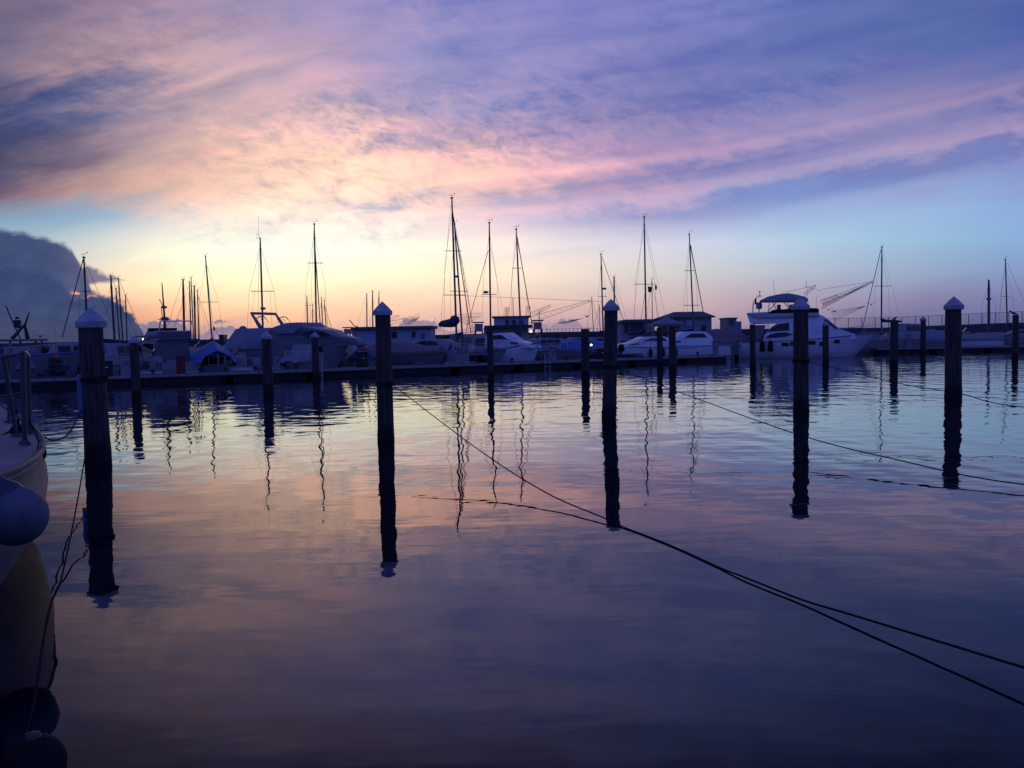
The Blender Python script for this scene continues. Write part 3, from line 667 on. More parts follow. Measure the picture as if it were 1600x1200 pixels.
far('yacht with a mast tip peeping over the white cone cap', (592, 457, 592, 525), 126, .075)
far('small yacht with a faint pole mast before the open breakwater', (924.5, 465, 928, 530), 110, .05)
far('small yacht with a short dark pole beside the masted yacht at the piling', (936.5, 478, 938, 530), 105, .05)

# ------------------------------------------------------------------ front row of motor boats
GM = 'motor boats along the dock'
# flybridge yacht
def flybridge_yacht():
    p = P(1256, 559, 70.5); rz = R(-17)
    t = Thing('flybridge_yacht', 'large white flybridge motor yacht with canvas bimini moored alongside', 'motor yacht', (p.x, p.y, 0), rz)
    xs = t.px(1154, 557, -1.75).x; xb = t.px(1379, 526).x; L = xb - xs; B = 3.9; mid = (xs + xb) / 2
    t.o.location = t.loc = t.loc + Matrix.Rotation(rz, 3, 'Z') @ Vector((mid, 0, 0))
    off = -B / 2
    rg = hull(t, L, B, 2.0, 1.35, white, rake=2.4, tr=.9, flare=.9)
    Q = lambda pts: t.poly(pts, -1.5)
    wf = lambda x_, z_: max(.25, 1.62 - .16 * max(0, z_ - 1.4)) * (1 - .55 * max(0, (x_ - L * .12) / (L * .4)) ** 1.6)
    b = MB(); b.prism(Q([(1192, 534), (1194, 524), (1205, 511), (1214, 505), (1172, 506), (1166, 489), (1200, 491), (1278, 490), (1288, 494), (1314, 515), (1336, 522), (1340, 531)]), wf)
    cab = b.build('cabin', white, t.o, True, bevel=.05)
    # window shapes follow the cabin side
    w1 = lambda x_, z_: wf(x_, z_) + .02
    window(cab, Q([(1199, 519), (1206, 511.5), (1216, 506.5), (1233, 504), (1233, 516), (1212, 517.5)]), w1)
    window(cab, Q([(1194, 528.5), (1203, 522.5), (1216, 519.5), (1228, 519.5), (1239, 522), (1228, 525.5), (1212, 527.5)]), w1)
    window(cab, Q([(1292, 499), (1311, 514), (1306, 514), (1286, 499)]), w1, 'windscreen')
    b = MB(); rg2 = []
    b.prism(Q([(1166, 489), (1172, 492), (1185, 497), (1280, 494), (1280, 483), (1262, 482), (1200, 487)]), lambda x_, z_: 1.55 if x_ < L * .12 else 1.55 - .25 * (x_ - L * .12)); fl = b.build('flybridge', white, t.o, True, bevel=.04)
    b = MB(); b.prism(Q([(1199, 489.5), (1208, 484), (1262, 481), (1278, 481.5), (1279, 488)]), lambda x_, z_: 1.6 if x_ < L * .12 else 1.6 - .25 * (x_ - L * .12)); b.build('dark_coaming', black, fl)
    # bimini canopy, domed across
    top = [t.px(q[0], q[1], -1.0) for q in ((1187, 471), (1200, 464.5), (1216, 461), (1232, 459), (1248, 462), (1259, 465), (1262.5, 468))]
    rings = []
    for i_, q in enumerate(top):
        ze = t.px((1187, 1200, 1216, 1232, 1248, 1259, 1262.5)[i_], 470.5, -1.4).z
        up_ = [(q.x, 1.4 * math.sin(a), ze + max(.03, q.z + .1 - ze) * max(0, math.cos(a * 1.12)) ** .6) for a in [(-1 + 2 * k / 10) * 1.4 for k in range(11)]]
        rings.append(up_ + [(x_, y_ * .985, z_ - .05) for x_, y_, z_ in reversed(up_)])
    b = MB(); b.loft(rings); b.build('bimini', mat('grey_canvas', (.24, .25, .28), .8, .1, 3), t.o, True)
    for a, e in (((1203, 466), (1200, 487)), ((1205, 466), (1213, 484)), ((1232, 463), (1231, 484)), ((1219, 464), (1201, 486)), ((1219, 464), (1236, 485)), ((1258, 467), (1262, 483))):
        b = MB()
        for y in (-1.3, 1.3):
            p0 = t.px(*a); p1 = t.px(*e); b.tube([(p0.x, y, p0.z - .1), (p1.x, y, p1.z)], .02, 5)
        b.build('bimini_pole', steel, t.o)
    q = t.px(1186, 478); b = MB(); b.lathe([(.05, .32), (.2, .28), (.25, .12), (.25, -.2), (.1, -.28)], 14, (q.x, 0, q.z)); b.build('radar_dome', offw, t.o, True)
    b = MB(); q0, q1 = t.px(1186, 480), t.px(1186, 492); b.tube([(q0.x, 0, q0.z), (q1.x, 0, q1.z)], .05, 6)
    for y in (-1.2, 1.2):
        pp = [t.px(*k) for k in ((1176, 490), (1177, 473), (1183, 464), (1190, 462))]; b.tube([(k.x, y, k.z) for k in pp], .025, 6)
    k = t.px(1187, 463); b.tube([(k.x, -1.2, k.z), (k.x, 1.2, k.z)], .025, 6); k2 = t.px(1187, 456); b.tube([(k.x, 0, k.z), (k2.x, 0, k2.z)], .03, 6); b.ball((k2.x, 0, k2.z), .07, 8)
    b.build('radar_arch', steel, t.o, True)
    q = t.px(1181, 472); b = MB(); b.box((q.x, -1.22, q.z), (.16, .03, .5)); b.build('ensign', navy, t.o)
    for a, e in (((1208, 437), (1211, 463)), ((1260, 436), (1264, 480)), ((1276, 462), (1276, 480))):
        b = MB(); p0 = t.px(*a); p1 = t.px(*e); b.tube([(p0.x, .5, p0.z), (p1.x, .5, p1.z)], .012, 5); b.build('antenna', offw, t.o)
    b = MB()
    for xx in (1217, 1236): q = t.px(xx, 481); b.box((q.x, .2, q.z - .1), (.35, .5, .75), top=.85)
    b.build('helm_seat', offw, t.o, bevel=.05)
    for xx, yy, a in ((1227, 538, .55), (1239, 537, .5), (1268, 535.5, .62), (1285, 537, .45), (1305, 533.5, .75)):
        q = t.px(xx, yy, -B / 2); i = min(range(len(rg)), key=lambda k: abs(rg[k][0][0] - q.x)); yb = abs(rg[i][1][1])
        b = MB()
        b.box((q.x, 0, q.z), (a, yb * 2 + .1, .3))
        b.build('porthole', glass, t.o, bevel=.04)
    rail(t, rg, 8, 16, .6, .93)
    b = MB(); b.box((-L / 2 - .45, 0, .35), (.9, B * .8, .12)); b.build('swim_platform', offw, t.o, bevel=.03)
    b = MB(); b.prism(Q([(1177, 532), (1176, 508), (1196, 508), (1190, 528)]), 1.35); b.build('cockpit_enclosure', beige, t.o)
    for xx in (1191, 1204):
        q = t.px(xx, 541, -B / 2); fender_on(t, q.x, q.z, -B / 2 - .16, 'black fender hanging on the stern quarter of the flybridge yacht', 'yacht fenders', .2, .85)
    return t
flybridge_yacht()

# long yacht under tarpaulins
def covered_yacht():
    d = DD(445, 7.5); p = P(445, 560, d); rz = R(-24)
    t = Thing('covered_motor_yacht', 'long motor yacht with tarpaulin stern tent and dark cabin window', 'motor yacht', (p.x, p.y, 0), rz)
    xs = t.px(351, 560, -1.5).x; xb = t.px(548, 528).x; L = xb - xs; B = 3.4; mid = (xs + xb) / 2
    t.o.location = t.loc = t.loc + Matrix.Rotation(rz, 3, 'Z') @ Vector((mid, 0, 0))
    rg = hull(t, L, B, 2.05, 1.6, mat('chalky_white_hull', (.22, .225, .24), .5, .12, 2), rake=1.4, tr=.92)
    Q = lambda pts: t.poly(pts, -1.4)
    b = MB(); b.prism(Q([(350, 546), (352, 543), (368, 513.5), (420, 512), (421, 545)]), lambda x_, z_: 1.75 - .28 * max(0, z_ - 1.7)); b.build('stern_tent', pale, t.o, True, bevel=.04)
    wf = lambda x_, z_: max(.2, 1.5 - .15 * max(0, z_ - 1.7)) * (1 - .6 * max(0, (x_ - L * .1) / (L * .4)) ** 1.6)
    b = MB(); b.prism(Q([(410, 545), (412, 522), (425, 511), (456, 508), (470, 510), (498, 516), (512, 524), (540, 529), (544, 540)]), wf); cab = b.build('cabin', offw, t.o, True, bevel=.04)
    window(cab, Q([(469, 522), (472, 519), (486, 517), (500, 519), (509, 524), (474, 526)]), lambda x_, z_: wf(x_, z_) + .02)
    b = MB(); b.prism(Q([(419, 523), (424, 511), (444, 504.5), (462, 503.5), (470, 510), (457, 522)]), lambda x_, z_: 1.3 - .2 * max(0, z_ - 3)); b.build('flybridge_cover', pale, t.o, True, bevel=.06)
    b = MB()
    for y in (-1.25, 1.25):
        pp = [t.px(*k) for k in ((426, 512), (419, 501), (412, 490))]; b.tube([(k.x, y * .95, k.z) for k in pp], [.14, .11, .07], 7)
    k = t.px(412, 490); b.tube([(k.x, -1.2, k.z), (k.x, 1.2, k.z)], .09, 7); b.build('radar_arch', offw, t.o, True)
    b = MB()
    for y in (-1.1, 1.1):
        for q in (((418, 498), (424, 494.5), (430, 495), (433, 499)), ((424, 495), (430, 506)), ((432, 497), (438, 505))):
            b.tube([(k.x, y, k.z) for k in (t.px(*z) for z in q)], .03 if len(q) > 2 else .015, 5)
    b.build('bimini_frame', darkm, t.o, True)
    q = t.px(391, 515); b = MB(); b.ball((q.x, -.7, q.z), .28, 12, (1, 1, .9)); b.build('rolled_fender', beige, t.o, True)
    q0, q1 = t.px(360, 522), t.px(354.5, 511); b = MB(); b.tube([(q0.x, -1.2, q0.z), (q1.x, -1.2, q1.z)], .015, 5); b.build('flagstaff', steel, t.o); b = MB(); b.box((q1.x, -1.2, q1.z - .1), (.14, .02, .24)); b.build('ensign', navy, t.o)
    rail(t, rg, 10, 16, .5, .93)
    return t
covered_yacht()

# fishing trawler
def trawler():
    d = DD(30, 6); p = P(20, 560, d); rz = R(-20)
    t = Thing('fishing_trawler', 'white fishing trawler with open roof, tripod mast and radar', 'fishing boat', (p.x, p.y, 0), rz)
    L = 10; B = 3.4
    rg = hull(t, L, B, 1.8, 1.4, grey, rake=.8, tr=.9, stripe=bluec)
    b = MB(); q0, q1 = t.px(2, 531), t.px(46, 532.5); b.box(((q0.x + q1.x) / 2, 0, (q0.z + q1.z) / 2), (q1.x - q0.x, 2.4, .12)); roof = b.build('roof', grey, t.o, bevel=.02); zr = q0.z
    for x, y in ((7, 1), (16, -1), (31, 1), (41, -1), (41, 1), (7, -1)):
        q = t.px(x, 531); b = MB(); b.tube([(q.x, y, 1.4), (q.x, y, zr)], .06, 6); b.build('post', offw, t.o)
    b = MB(); qa, qb = t.px(30, 540), t.px(46, 540); b.prism([(qa.x, 1.4), (qa.x, zr - .35), (qb.x, zr - .4), (qb.x + .2, 1.4)], 1.0); b.build('wheelhouse', offw, t.o, bevel=.03)
    q0, q1 = t.px(31, 530), t.px(38.5, 507); b = MB()
    for y in (-.5, .5): b.tube([(q0.x, y, q0.z), (q1.x, 0, q1.z)], [.12, .06], 6)
    q2, q3 = t.px(44, 530), t.px(39.5, 512); b.tube([(q2.x, 0, q2.z), (q3.x, 0, q3.z)], .03, 5)
    q2, q3 = t.px(27, 512), t.px(40, 512); b.tube([(q2.x, 0, q2.z), (q3.x, 0, q3.z)], .04, 5); b.build('tripod_mast', darkm, t.o, True)
    q = t.px(27, 506); b = MB(); b.box((q.x, 0, q.z), (.28, .28, .42)); b.box((q.x, 0, q.z + .32), (.18, 1.2, .1), .9); b.build('radar_scanner', darkm, t.o, bevel=.02)
    q0, q1 = t.px(39, 508), t.px(45.5, 488); b = MB(); b.tube([(q0.x, 0, q0.z), (q1.x, 0, q1.z)], [.06, .03], 5); b.build('antenna', darkm, t.o)
    q0, q1 = t.px(17, 530), t.px(-6, 478); b = MB(); b.tube([(q0.x, .6, q0.z), (q1.x, .6, q1.z)], .035, 5); b.build('derrick_boom', darkm, t.o)
    rail(t, rg, 8, 16, .45)
    return t
trawler()

def MBt(label, x, off, rz, **k):
    return motorboat(label, x, DD(x, off), R(rz), **k)
MBt('white work boat with a low cabin behind the heap of nets', 92, 6, -40, L=6.0, fb=1.3, fs=1.0, kind='hardtop', h=.75, hm=grey, group=GM)
MBt('dark hulled boat with a windowed cabin beside the thick piling', 118, 4.2, -150, L=6.5, fb=1.1, fs=.9, kind='hardtop', h=.9, hm=hullblue, group=GM)
MBt('small pilot boat with a pale wheelhouse next to the thick capped piling', 182, 4.5, -110, L=5.5, fb=1.1, fs=.9, kind='hardtop', h=.85, hm=offw, group=GM)
fb_ = MBt('white flybridge boat with a radar mast beside the red cabinet', 254, 6.5, 128, L=7.2, B=2.7, fb=1.3, fs=1.05, kind='fly', h=1.05, group=GM)
d_ = DD(254, 6.5)
b = MB(); b.tube([fb_.l(P(258.5, 522, d_)), fb_.l(P(256.5, 490, d_)), fb_.l(P(253, 442, d_))], [.08, .06, .025], 7); ms_ = b.build('radar_mast', darkm, fb_.o, True)
for xx, yy, rr in ((256.3, 480, .17), (257.5, 498, .24)):
    b = MB(); b.lathe([(.03, rr * .5), (rr, rr * .3), (rr, -rr * .3), (.05, -rr * .5)], 12, fb_.l(P(xx, yy, d_))); b.build('radar_dome', grey, ms_, True)
b = MB()
for a, e in (((247, 499), (268, 499)), ((253, 480), (259, 480)), ((249, 467), (255, 480)), ((252, 480), (254, 500))): b.tube([fb_.l(P(*a, d_)), fb_.l(P(*e, d_))], .022, 5)
b.build('crosstree', darkm, ms_)
b = MB(); q0 = fb_.l(P(221, 525.5, d_)); q1 = fb_.l(P(264, 525.5, d_)); b.box((q0 + q1) / 2, ((q1 - q0).length, 2.2, .09), math.atan2((q1 - q0).y, (q1 - q0).x)); b.build('hardtop_roof', offw, fb_.o, bevel=.02)
MBt('open white dinghy with a console alongside the white flybridge boat', 246, 3.7, -150, L=4.2, B=1.7, fb=.75, fs=.6, kind='open', hm=white, group=GM, name='dinghy', cat='dinghy')
MBt('white motor boat half hidden behind the blue peaked boat tent', 305, 9, -45, L=7.5, fb=1.3, fs=1.1, kind='covered', h=.6, cover=pale, hm=hullblue, group=GM)
def boat_tent():
    t = MBt('small boat under a bright blue peaked tarpaulin tent', 333, 4.6, -65, L=5.5, B=2.3, fb=.9, fs=.75, kind='none', hm=offw, group=GM)
    b = MB(); rings = []
    for x_, k in ((-2.9, .8), (-1.0, 1.0), (.8, 1.0), (2.3, .6)):
        rings.append([(x_, -1.5 * k, .95), (x_, -1.2 * k, 1.35), (x_, 0, .95 + 1.25 * k), (x_, 1.2 * k, 1.35), (x_, 1.5 * k, .95), (x_, 1.17 * k, 1.29), (x_, 0, .9 + 1.22 * k), (x_, -1.17 * k, 1.29)])
    b.loft(rings); b.build('canvas_tent', bluec, t.o, True)
boat_tent()
MBt('open boat with shiny white gear before the covered yacht stern', 376, 4.0, -140, L=4.8, B=1.9, fb=.8, fs=.65, kind='open', hm=white, group=GM)
MBt('small white cabin boat below the dark window of the long yacht', 484, 4.4, -110, L=5.2, B=2.1, fb=.95, fs=.8, kind='hardtop', h=.75, group=GM)
MBt('flat pale rowing boat lying low beside the dock under the yacht foredeck', 512, 3.6, -165, L=4.0, B=1.5, fb=.5, fs=.42, kind='none', hm=offw, group=GM, name='rowing_boat', cat='rowing boat', rails=False)
def cone_boat():
    t = MBt('boat with a hoisted conical sailcloth beside the tall capped piling', 568, 5.0, -75, L=5.5, B=2.1, fb=1.0, fs=.8, kind='covered', h=.7, cover=navy, group=GM)
    d = DD(560, 5.0); rings = []
    pk = t.l(P(553, 523, d)); ba = t.l(P(543, 568, d)); bb = t.l(P(556, 567, d))
    b = MB(); c0 = (ba + bb) / 2
    for k in range(7):
        u = k / 6; c = c0.lerp(pk, u); rr = (1 - u) * .30 + .03
        rings.append([c + Vector((math.cos(a) * rr * (1 + .18 * math.sin(3 * a)), math.sin(a) * rr, 0)) for a in [2 * math.pi * j / 12 for j in range(12)]])
    b.loft(rings); b.build('hoisted_sailcloth', white, t.o, True)
    b = MB(); b.tube([(2.2, 0, 1.2), pk + Vector((0, 0, .2))], .04, 6); b.build('pole', alu, t.o)
cone_boat()
MBt('beige canvas covered boat below the flat roofed blue building', 628, 6.5, -35, L=8.0, B=2.8, fb=1.3, fs=1.05, kind='covered', h=.75, cover=beige, hm=grey, group=GM)
sc_ = MBt('low sports cruiser with a curved window and dark fenders', 674, 7, 152, L=8.0, B=2.7, fb=1.2, fs=1.05, kind='cruiser', h=.95, group=GM)
for i, a in enumerate((-1.6, -.7, .2)): fender_on(sc_, a, .75, 1.5, 'black fender in the row along the low sports cruiser', 'sports cruiser fenders', .13, .6)
def tarp_yacht():
    t = MBt('boat hull with pale boom tarpaulin sloping beside the tall white pedestal', 700, 8.5, 140, L=8, B=2.7, fb=1.25, fs=1.0, kind='none', hm=grey, group=GM)
    d = DD(700, 8.5); b = MB(); rings = []
    for (x0, y0), (x1, y1) in (((690, 549), (700, 549)), ((697, 540), (708, 540)), ((703, 530), (712, 530)), ((706, 522), (713, 522))):
        a = t.l(P(x0, y0, d)); e = t.l(P(x1, y1, d)); n = Vector((math.sin(t.rz), math.cos(t.rz), 0)) * .8
        rings.append([a - n, e - n, e + n, a + n])
    b.loft(rings); b.build('boom_tarpaulin', pale, t.o, bevel=.04)
tarp_yacht()
MBt('white inflatable tender lying at the dock edge beside the tall white pedestal', 708, 3.6, 172, L=3.2, B=1.5, fb=.6, fs=.55, kind='open', hm=white, group=GM, name='tender', cat='dinghy', rails=False)
MBt('cluttered small fishing boat with gear on deck behind the bare piling', 752, 4.6, -100, L=6, B=2.2, fb=1.0, fs=.8, kind='open', hm=hullbrown, group=GM)
def bow_boat():
    t = MBt('white motor cruiser pointing its raised bow across the dock', 790, 5.2, -28, L=5.6, B=2.6, fb=1.75, fs=1.1, kind='cruiser', h=1.0, group=GM, stripe=navy, hm=white)
bow_boat()
MBt('white cabin boat stern on beyond the motor cruiser bow', 820, 8.0, -30, L=6, B=2.3, fb=1.2, fs=1.0, kind='covered', h=.45, cover=pale, group=GM)
MBt('white runabout with a small shelter behind the short service pedestal', 850, 7, -150, L=5.5, B=2.1, fb=1.1, fs=.95, kind='hardtop', h=.7, group=GM)
MBt('boat under a bright blue tarpaulin beside the amber lamp', 896, 6.5, 160, L=7.0, B=2.5, fb=1.15, fs=1.0, kind='covered', h=.72, cover=bluec, group=GM)
MBt('dark wooden boat low at the dock behind the amber lamp', 945, 4.5, 170, L=5.5, B=2.0, fb=.85, fs=.7, kind='none', hm=hullbrown, group=GM)
cb2 = MBt('white cabin cruiser with square windows and dark fenders by two bare pilings', 1012, 4.6, -160, L=7.6, B=2.6, fb=1.35, fs=1.05, kind='cruiser', h=.75, group=GM, hm=white)
for a in (-1.7, -.6, .5): fender_on(cb2, a, .7, 1.38, 'black fender in the row along the cruiser with square windows', 'cabin cruiser fenders', .13, .6)
MBt('sleek white cruiser with a sloping foredeck before the gable roofed house', 1075, 5.2, -160, L=7.6, B=2.7, fb=1.25, fs=1.15, kind='cruiser', h=1.1, group=GM, hm=white)
MBt('speedboat with a tan and blue canvas cover next to the yacht stern', 1136, 7.0, -20, L=5.6, B=2.5, fb=1.3, fs=1.2, kind='covered', h=1.15, cover=beige, group=GM, stripe=black)
motorboat('small boat low in the water beneath the yacht bow', 1388, 80, R(-20), L=6, B=2.3, fb=1.3, fs=1.1, kind='open', group=GM)
motorboat('cabin boat with upright wheelhouse windows beyond the bird topped piling', 1414, 85, R(-150), L=6.5, B=2.5, fb=1.3, fs=1.1, kind='hardtop', h=1.1, hm=offw, group=GM)
motorboat('pale canvas covered boat beside the small capped piling at the far dock', 1458, 86, R(-10), L=6, B=2.3, fb=1.2, fs=1.1, kind='covered', h=.9, cover=pale, group=GM)
motorboat('long low white boat at the far dock past the lone capped piling', 1532, 85, R(172), L=7.5, B=2.5, fb=1.15, fs=1.05, kind='covered', h=.55, cover=offw, hm=white, group=GM)
motorboat('white cruiser tucked behind the gull topped piling', 1592, 84, R(165), L=6, B=2.4, fb=1.2, fs=1.1, kind='cruiser', h=.8, group=GM)

# second row, mostly hidden
second = [(40, 72, 'white', 'hull'), (150, 74, 'x', ''), (228, 78, '', ''), (318, 72, '', ''), (352, 84, '', ''), (452, 80, '', ''), (528, 74, '', ''), (600, 78, '', ''), (652, 82, '', ''), (742, 74, '', ''), (800, 80, '', ''), (842, 84, '', ''), (878, 78, '', ''), (905, 88, '', ''), (928, 78, '', ''), (968, 80, '', ''), (992, 84, '', ''), (1036, 82, '', ''), (1062, 86, '', ''), (1128, 88, '', ''), (1348, 96, '', ''), (1436, 98, '', ''), (1476, 100, '', ''), (1512, 102, '', '')]
for i, (x, d, _, _) in enumerate(second):
    motorboat('low boat mostly hidden behind the front row of moored boats', x, d, R(rnd.choice([-40, -60, 150, 130, -150, 165])), L=rnd.uniform(5.5, 7.5), B=2.4, fb=rnd.uniform(1.1, 1.5), fs=1.05,
              kind=['covered', 'hardtop', 'cruiser', 'open'][i % 4], h=rnd.uniform(.55, .9), cover=rnd.choice([pale, bluec, beige, navy]), hm=rnd.choice([grey, offw, hullbrown, hullblue, hullblue]), group='boats hidden behind the front row', rails=i % 2 == 0)

# small things on the dock
def on(x, off=.55): return on_dock(x, off=off)
for x, lab in ((166, 'dark upright locker on the dock by the small pilot boat'), (566, 'dark upright locker on the dock before the hoisted sailcloth'), (938, 'dark locker on the dock just past the amber lamp')):
    t = Thing('dock_locker', lab, 'locker', on(x), A1, 'lockers on the dock'); hh = rnd.uniform(.6, .95)
    b = MB(); b.box((0, 0, hh / 2), (.55, .45, hh)); b.build('body', floatm, t.o, bevel=.03); b = MB(); b.box((0, 0, hh + .03), (.6, .5, .06)); b.build('lid', grey, t.o, bevel=.015)
    b = MB(); b.box((0, -.235, hh * .6), (.12, .03, .05)); b.build('handle', steel, t.o)
for i, x in enumerate((60, 122, 238, 312, 352, 398, 462, 530, 588, 640, 690, 744, 800, 842, 885, 980, 1030, 1090)):
    t = Thing('mooring_bollard', 'small dark mooring bollard at the edge of the long dock', 'bollard', on(x, .22), A1, 'bollards along the dock edge')
    b = MB(); b.lathe([(.08, 0), (.06, .06), (.055, .2), (.09, .24), (.09, .28), (.03, .3)], 10); b.build('post', darkm, t.o, True); b = MB(); b.tube([(-.16, 0, .17), (.16, 0, .17)], .022, 6); b.build('crossbar', darkm, t.o)
for x, lab in ((405, 'low pile of pale rope coils on the dock before the yacht tent'), (655, 'low pile of rope coils on the dock by the fendered sports cruiser'), (1000, 'low pile of rope coils on the dock by the cabin cruiser')):
    t = Thing('rope_coil', lab, 'rope', on(x, .9), A1, 'rope coils on the dock'); b = MB()
    for k in range(4): b.tube([((.3 - .03 * k) * math.cos(a), (.3 - .03 * k) * math.sin(a), .03 + .05 * k) for a in [6.2832 * j / 16 for j in range(17)]], .03, 6)
    b.build('coil', ropeg, t.o, True)
for x, lab in ((497, 'short ladder hanging from the dock below the small cabin boat'), (855, 'short ladder hanging from the dock by the white runabout')):
    q = on_dock(x, off=-.09); t = Thing('dock_ladder', lab, 'ladder', q, A1, 'ladders on the dock')
    b = MB()
    for sx in (-.2, .2): b.tube([(sx, .35, .5), (sx, .05, .55), (sx, -.03, .4), (sx, -.03, -.75)], .022, 6)
    b.build('side_rail', steel, t.o, True)
    for k in range(4): b = MB(); b.tube([(-.2, -.03, .15 - .25 * k), (.2, -.03, .15 - .25 * k)], .018, 5); b.build('rung', steel, t.o)
# ------------------------------------------------------------------ breakwater, quay and buildings
def seg_wall(name, label, cat, pts, ztop, thick, m):
    b = MB(); rings = []
    pts = [Vector(p) for p in pts]; out = []
    for i in range(len(pts) - 1):
        n = max(2, int((pts[i + 1] - pts[i]).length / 3))
        for k in range(n): out.append((i + k / n, pts[i].lerp(pts[i + 1], k / n)))
    out.append((len(pts) - 1, pts[-1])); rg = random.Random(3)
    for u, p in out:
        i = min(int(u), len(pts) - 2); zt = ztop[i] + (ztop[i + 1] - ztop[i]) * (u - i)
        rings.append([(p.x, p.y, -1.5), (p.x, p.y, zt - .25), (p.x, p.y + .12, zt + rg.uniform(-.03, .03)), (p.x, p.y + thick, zt), (p.x, p.y + thick, -1.5)])
    b.loft(rings, caps=True); o = b.build(name, m); tag(o, label, cat); return o
def zat(x, y, d): return P(x, y, d).z
bw = [(-420, 165, 0), P(180, 533, 160), P(560, 527, 150), P(850, 519.5, 140), P(1140, 514, 130), P(1400, 511, 122), P(1600, 503, 112), (160, 100, 0)]
zt = [2.7, zat(180, 533, 160), zat(560, 526, 150), zat(850, 519, 140), zat(1140, 514, 130), zat(1400, 511.3, 122), zat(1600, 503.5, 112), zat(1600, 503.5, 112)]
bwp = [Vector((p[0], p[1], 0)) for p in bw]
seg_wall('breakwater_wall', 'long dark breakwater wall closing off the harbour behind all boats', 'breakwater', bwp, zt, 5.0, rockm)
# fence along the breakwater
f = Thing('wire_fence', 'tall wire mesh fence with thin posts along the breakwater', 'fence', (bwp[5].x, bwp[5].y, 0))
def along(x):       # a point on top of the breakwater under picture column x
    for i in range(len(bwp) - 1):
        a, e = bwp[i], bwp[i + 1]; v = ray(x, 520); den = v.x * (e - a).y - v.y * (e - a).x
        k = (a.x * (e - a).y - a.y * (e - a).x) / den; q = v * k; u = (Vector((q.x, q.y, 0)) - a).dot(e - a) / (e - a).length_squared
        if 0 <= u <= 1 and k > 0: return a.lerp(e, u) + Vector((0, 2.0, zt[i] + (zt[i + 1] - zt[i]) * u))
FX = [1185 + 21.3 * k for k in range(26)]
tops = []
for x in FX:
    q = along(x); h = 1.45
    b = MB(); b.tube([f.l(q - Vector((0, 0, .2))), f.l(q + Vector((0, 0, h)))], .045, 5); b.build('post', darkm, f.o); tops.append(q)
b = MB()
for k in range(13): b.tube([f.l(q + Vector((0, 0, 1.42 - .11 * k))) for q in tops], .007 if k else .025, 4)
for i in range(len(tops) - 1):
    for j in range(1, 14):
        q = tops[i].lerp(tops[i + 1], j / 14); b.tube([f.l(q), f.l(q + Vector((0, 0, 1.4)))], .005, 3)
b.build('wire_mesh', wire, f.o)
f2 = Thing('low_railing', 'low railing of short posts on the breakwater beside the net hut', 'railing', (bwp[3].x, bwp[3].y, 0))
rp_ = [along(842 + 6.2 * k) for k in range(16)]
for q in rp_: b = MB(); b.tube([f2.l(q - Vector((0, 0, .2))), f2.l(q + Vector((0, 0, .55)))], .05, 5); b.build('post', darkm, f2.o)
b = MB(); b.tube([f2.l(q + Vector((0, 0, .5))) for q in rp_], .02, 4); b.build('top_rail', darkm, f2.o)

def building(name, label, x0, x1, ytop, d, depth, rz=0.0, base=1.2, wm=wallg, cat='building'):
    a, e = P(x0, 520, d), P(x1, 520, d); h = P((x0 + x1) / 2, ytop, d).z
    t = Thing(name, label, cat, ((a.x + e.x) / 2, d, 0), rz); w = (e.x - a.x)
    return t, w, h
def opening(par, t, x0, x1, y0, y1, yoff, m=glass, name='window', fr=grey):
    a, e = t.px(x0, y0, yoff), t.px(x1, y1, yoff); w, h = abs(e.x - a.x), abs(a.z - e.z)
    b = MB(); b.box(((a.x + e.x) / 2, yoff - .02, (a.z + e.z) / 2), (w, .12, h)); o = b.build(name, m, par)
    b = MB()
    for dx in (-w / 2, w / 2): b.box(((a.x + e.x) / 2 + dx, yoff - .07, (a.z + e.z) / 2), (.08, .1, h + .16))
    b.box(((a.x + e.x) / 2, yoff - .09, (a.z + e.z) / 2 - h / 2 - .06), (w + .25, .14, .08)); b.build('frame', fr, o)
    return o
# quay the buildings stand on
qz = 1.5
b = MB(); a0 = P(520, 530, 112); a1 = P(1175, 530, 104)
b.add([(a0.x, a0.y, -1), (a1.x, a1.y, -1), (a1.x, a1.y + 40, -1), (a0.x, a0.y + 40, -1), (a0.x, a0.y, qz), (a1.x, a1.y, qz), (a1.x, a1.y + 40, qz), (a0.x, a0.y + 40, qz)], [(3, 2, 1, 0), (4, 5, 6, 7), (0, 1, 5, 4), (1, 2, 6, 5), (2, 3, 7, 6), (3, 0, 4, 7)])
tag(b.build('quay', rockm), kind='structure')
# flat roofed blue building
t, w, h = building('flat_roofed_building', 'long flat roofed pale blue building behind the tall capped piling', 551, 673, 513, 118, 7, wm=wallb)
b = MB(); b.box((0, 3.5, (h + qz) / 2 - .05), (w, 7, h - qz)); wl = b.build('wall', wallb, t.o)
b = MB(); b.box((.1, 3.3, h + .08), (w + .5, 8, .36)); b.build('roof', roofm, t.o, bevel=.03)
opening(wl, t, 644, 649, 519, 526, 0, glass); opening(wl, t, 612, 620, 519, 527, 0, glass); opening(wl, t, 658, 663, 521, 534, 0, grey, 'door')
b = MB(); q = t.px(590, 510, 3); b.tube([(q.x, 3, h + .2), (q.x, 3, h + 2.4)], .05, 5); b.tube([(q.x - .6, 3, h + 2.2), (q.x + .7, 3, h + 2.3)], .03, 4); b.build('roof_aerial', darkm, t.o)
q = t.px(556, 500, 2); b = MB(); b.tube([(q.x + .5, 2, h + .2), (q.x - .3, 2, h + .5), (q.x - .9, 2, h + 1.3)], .07, 5); b.build('roof_davit', darkm, t.o)
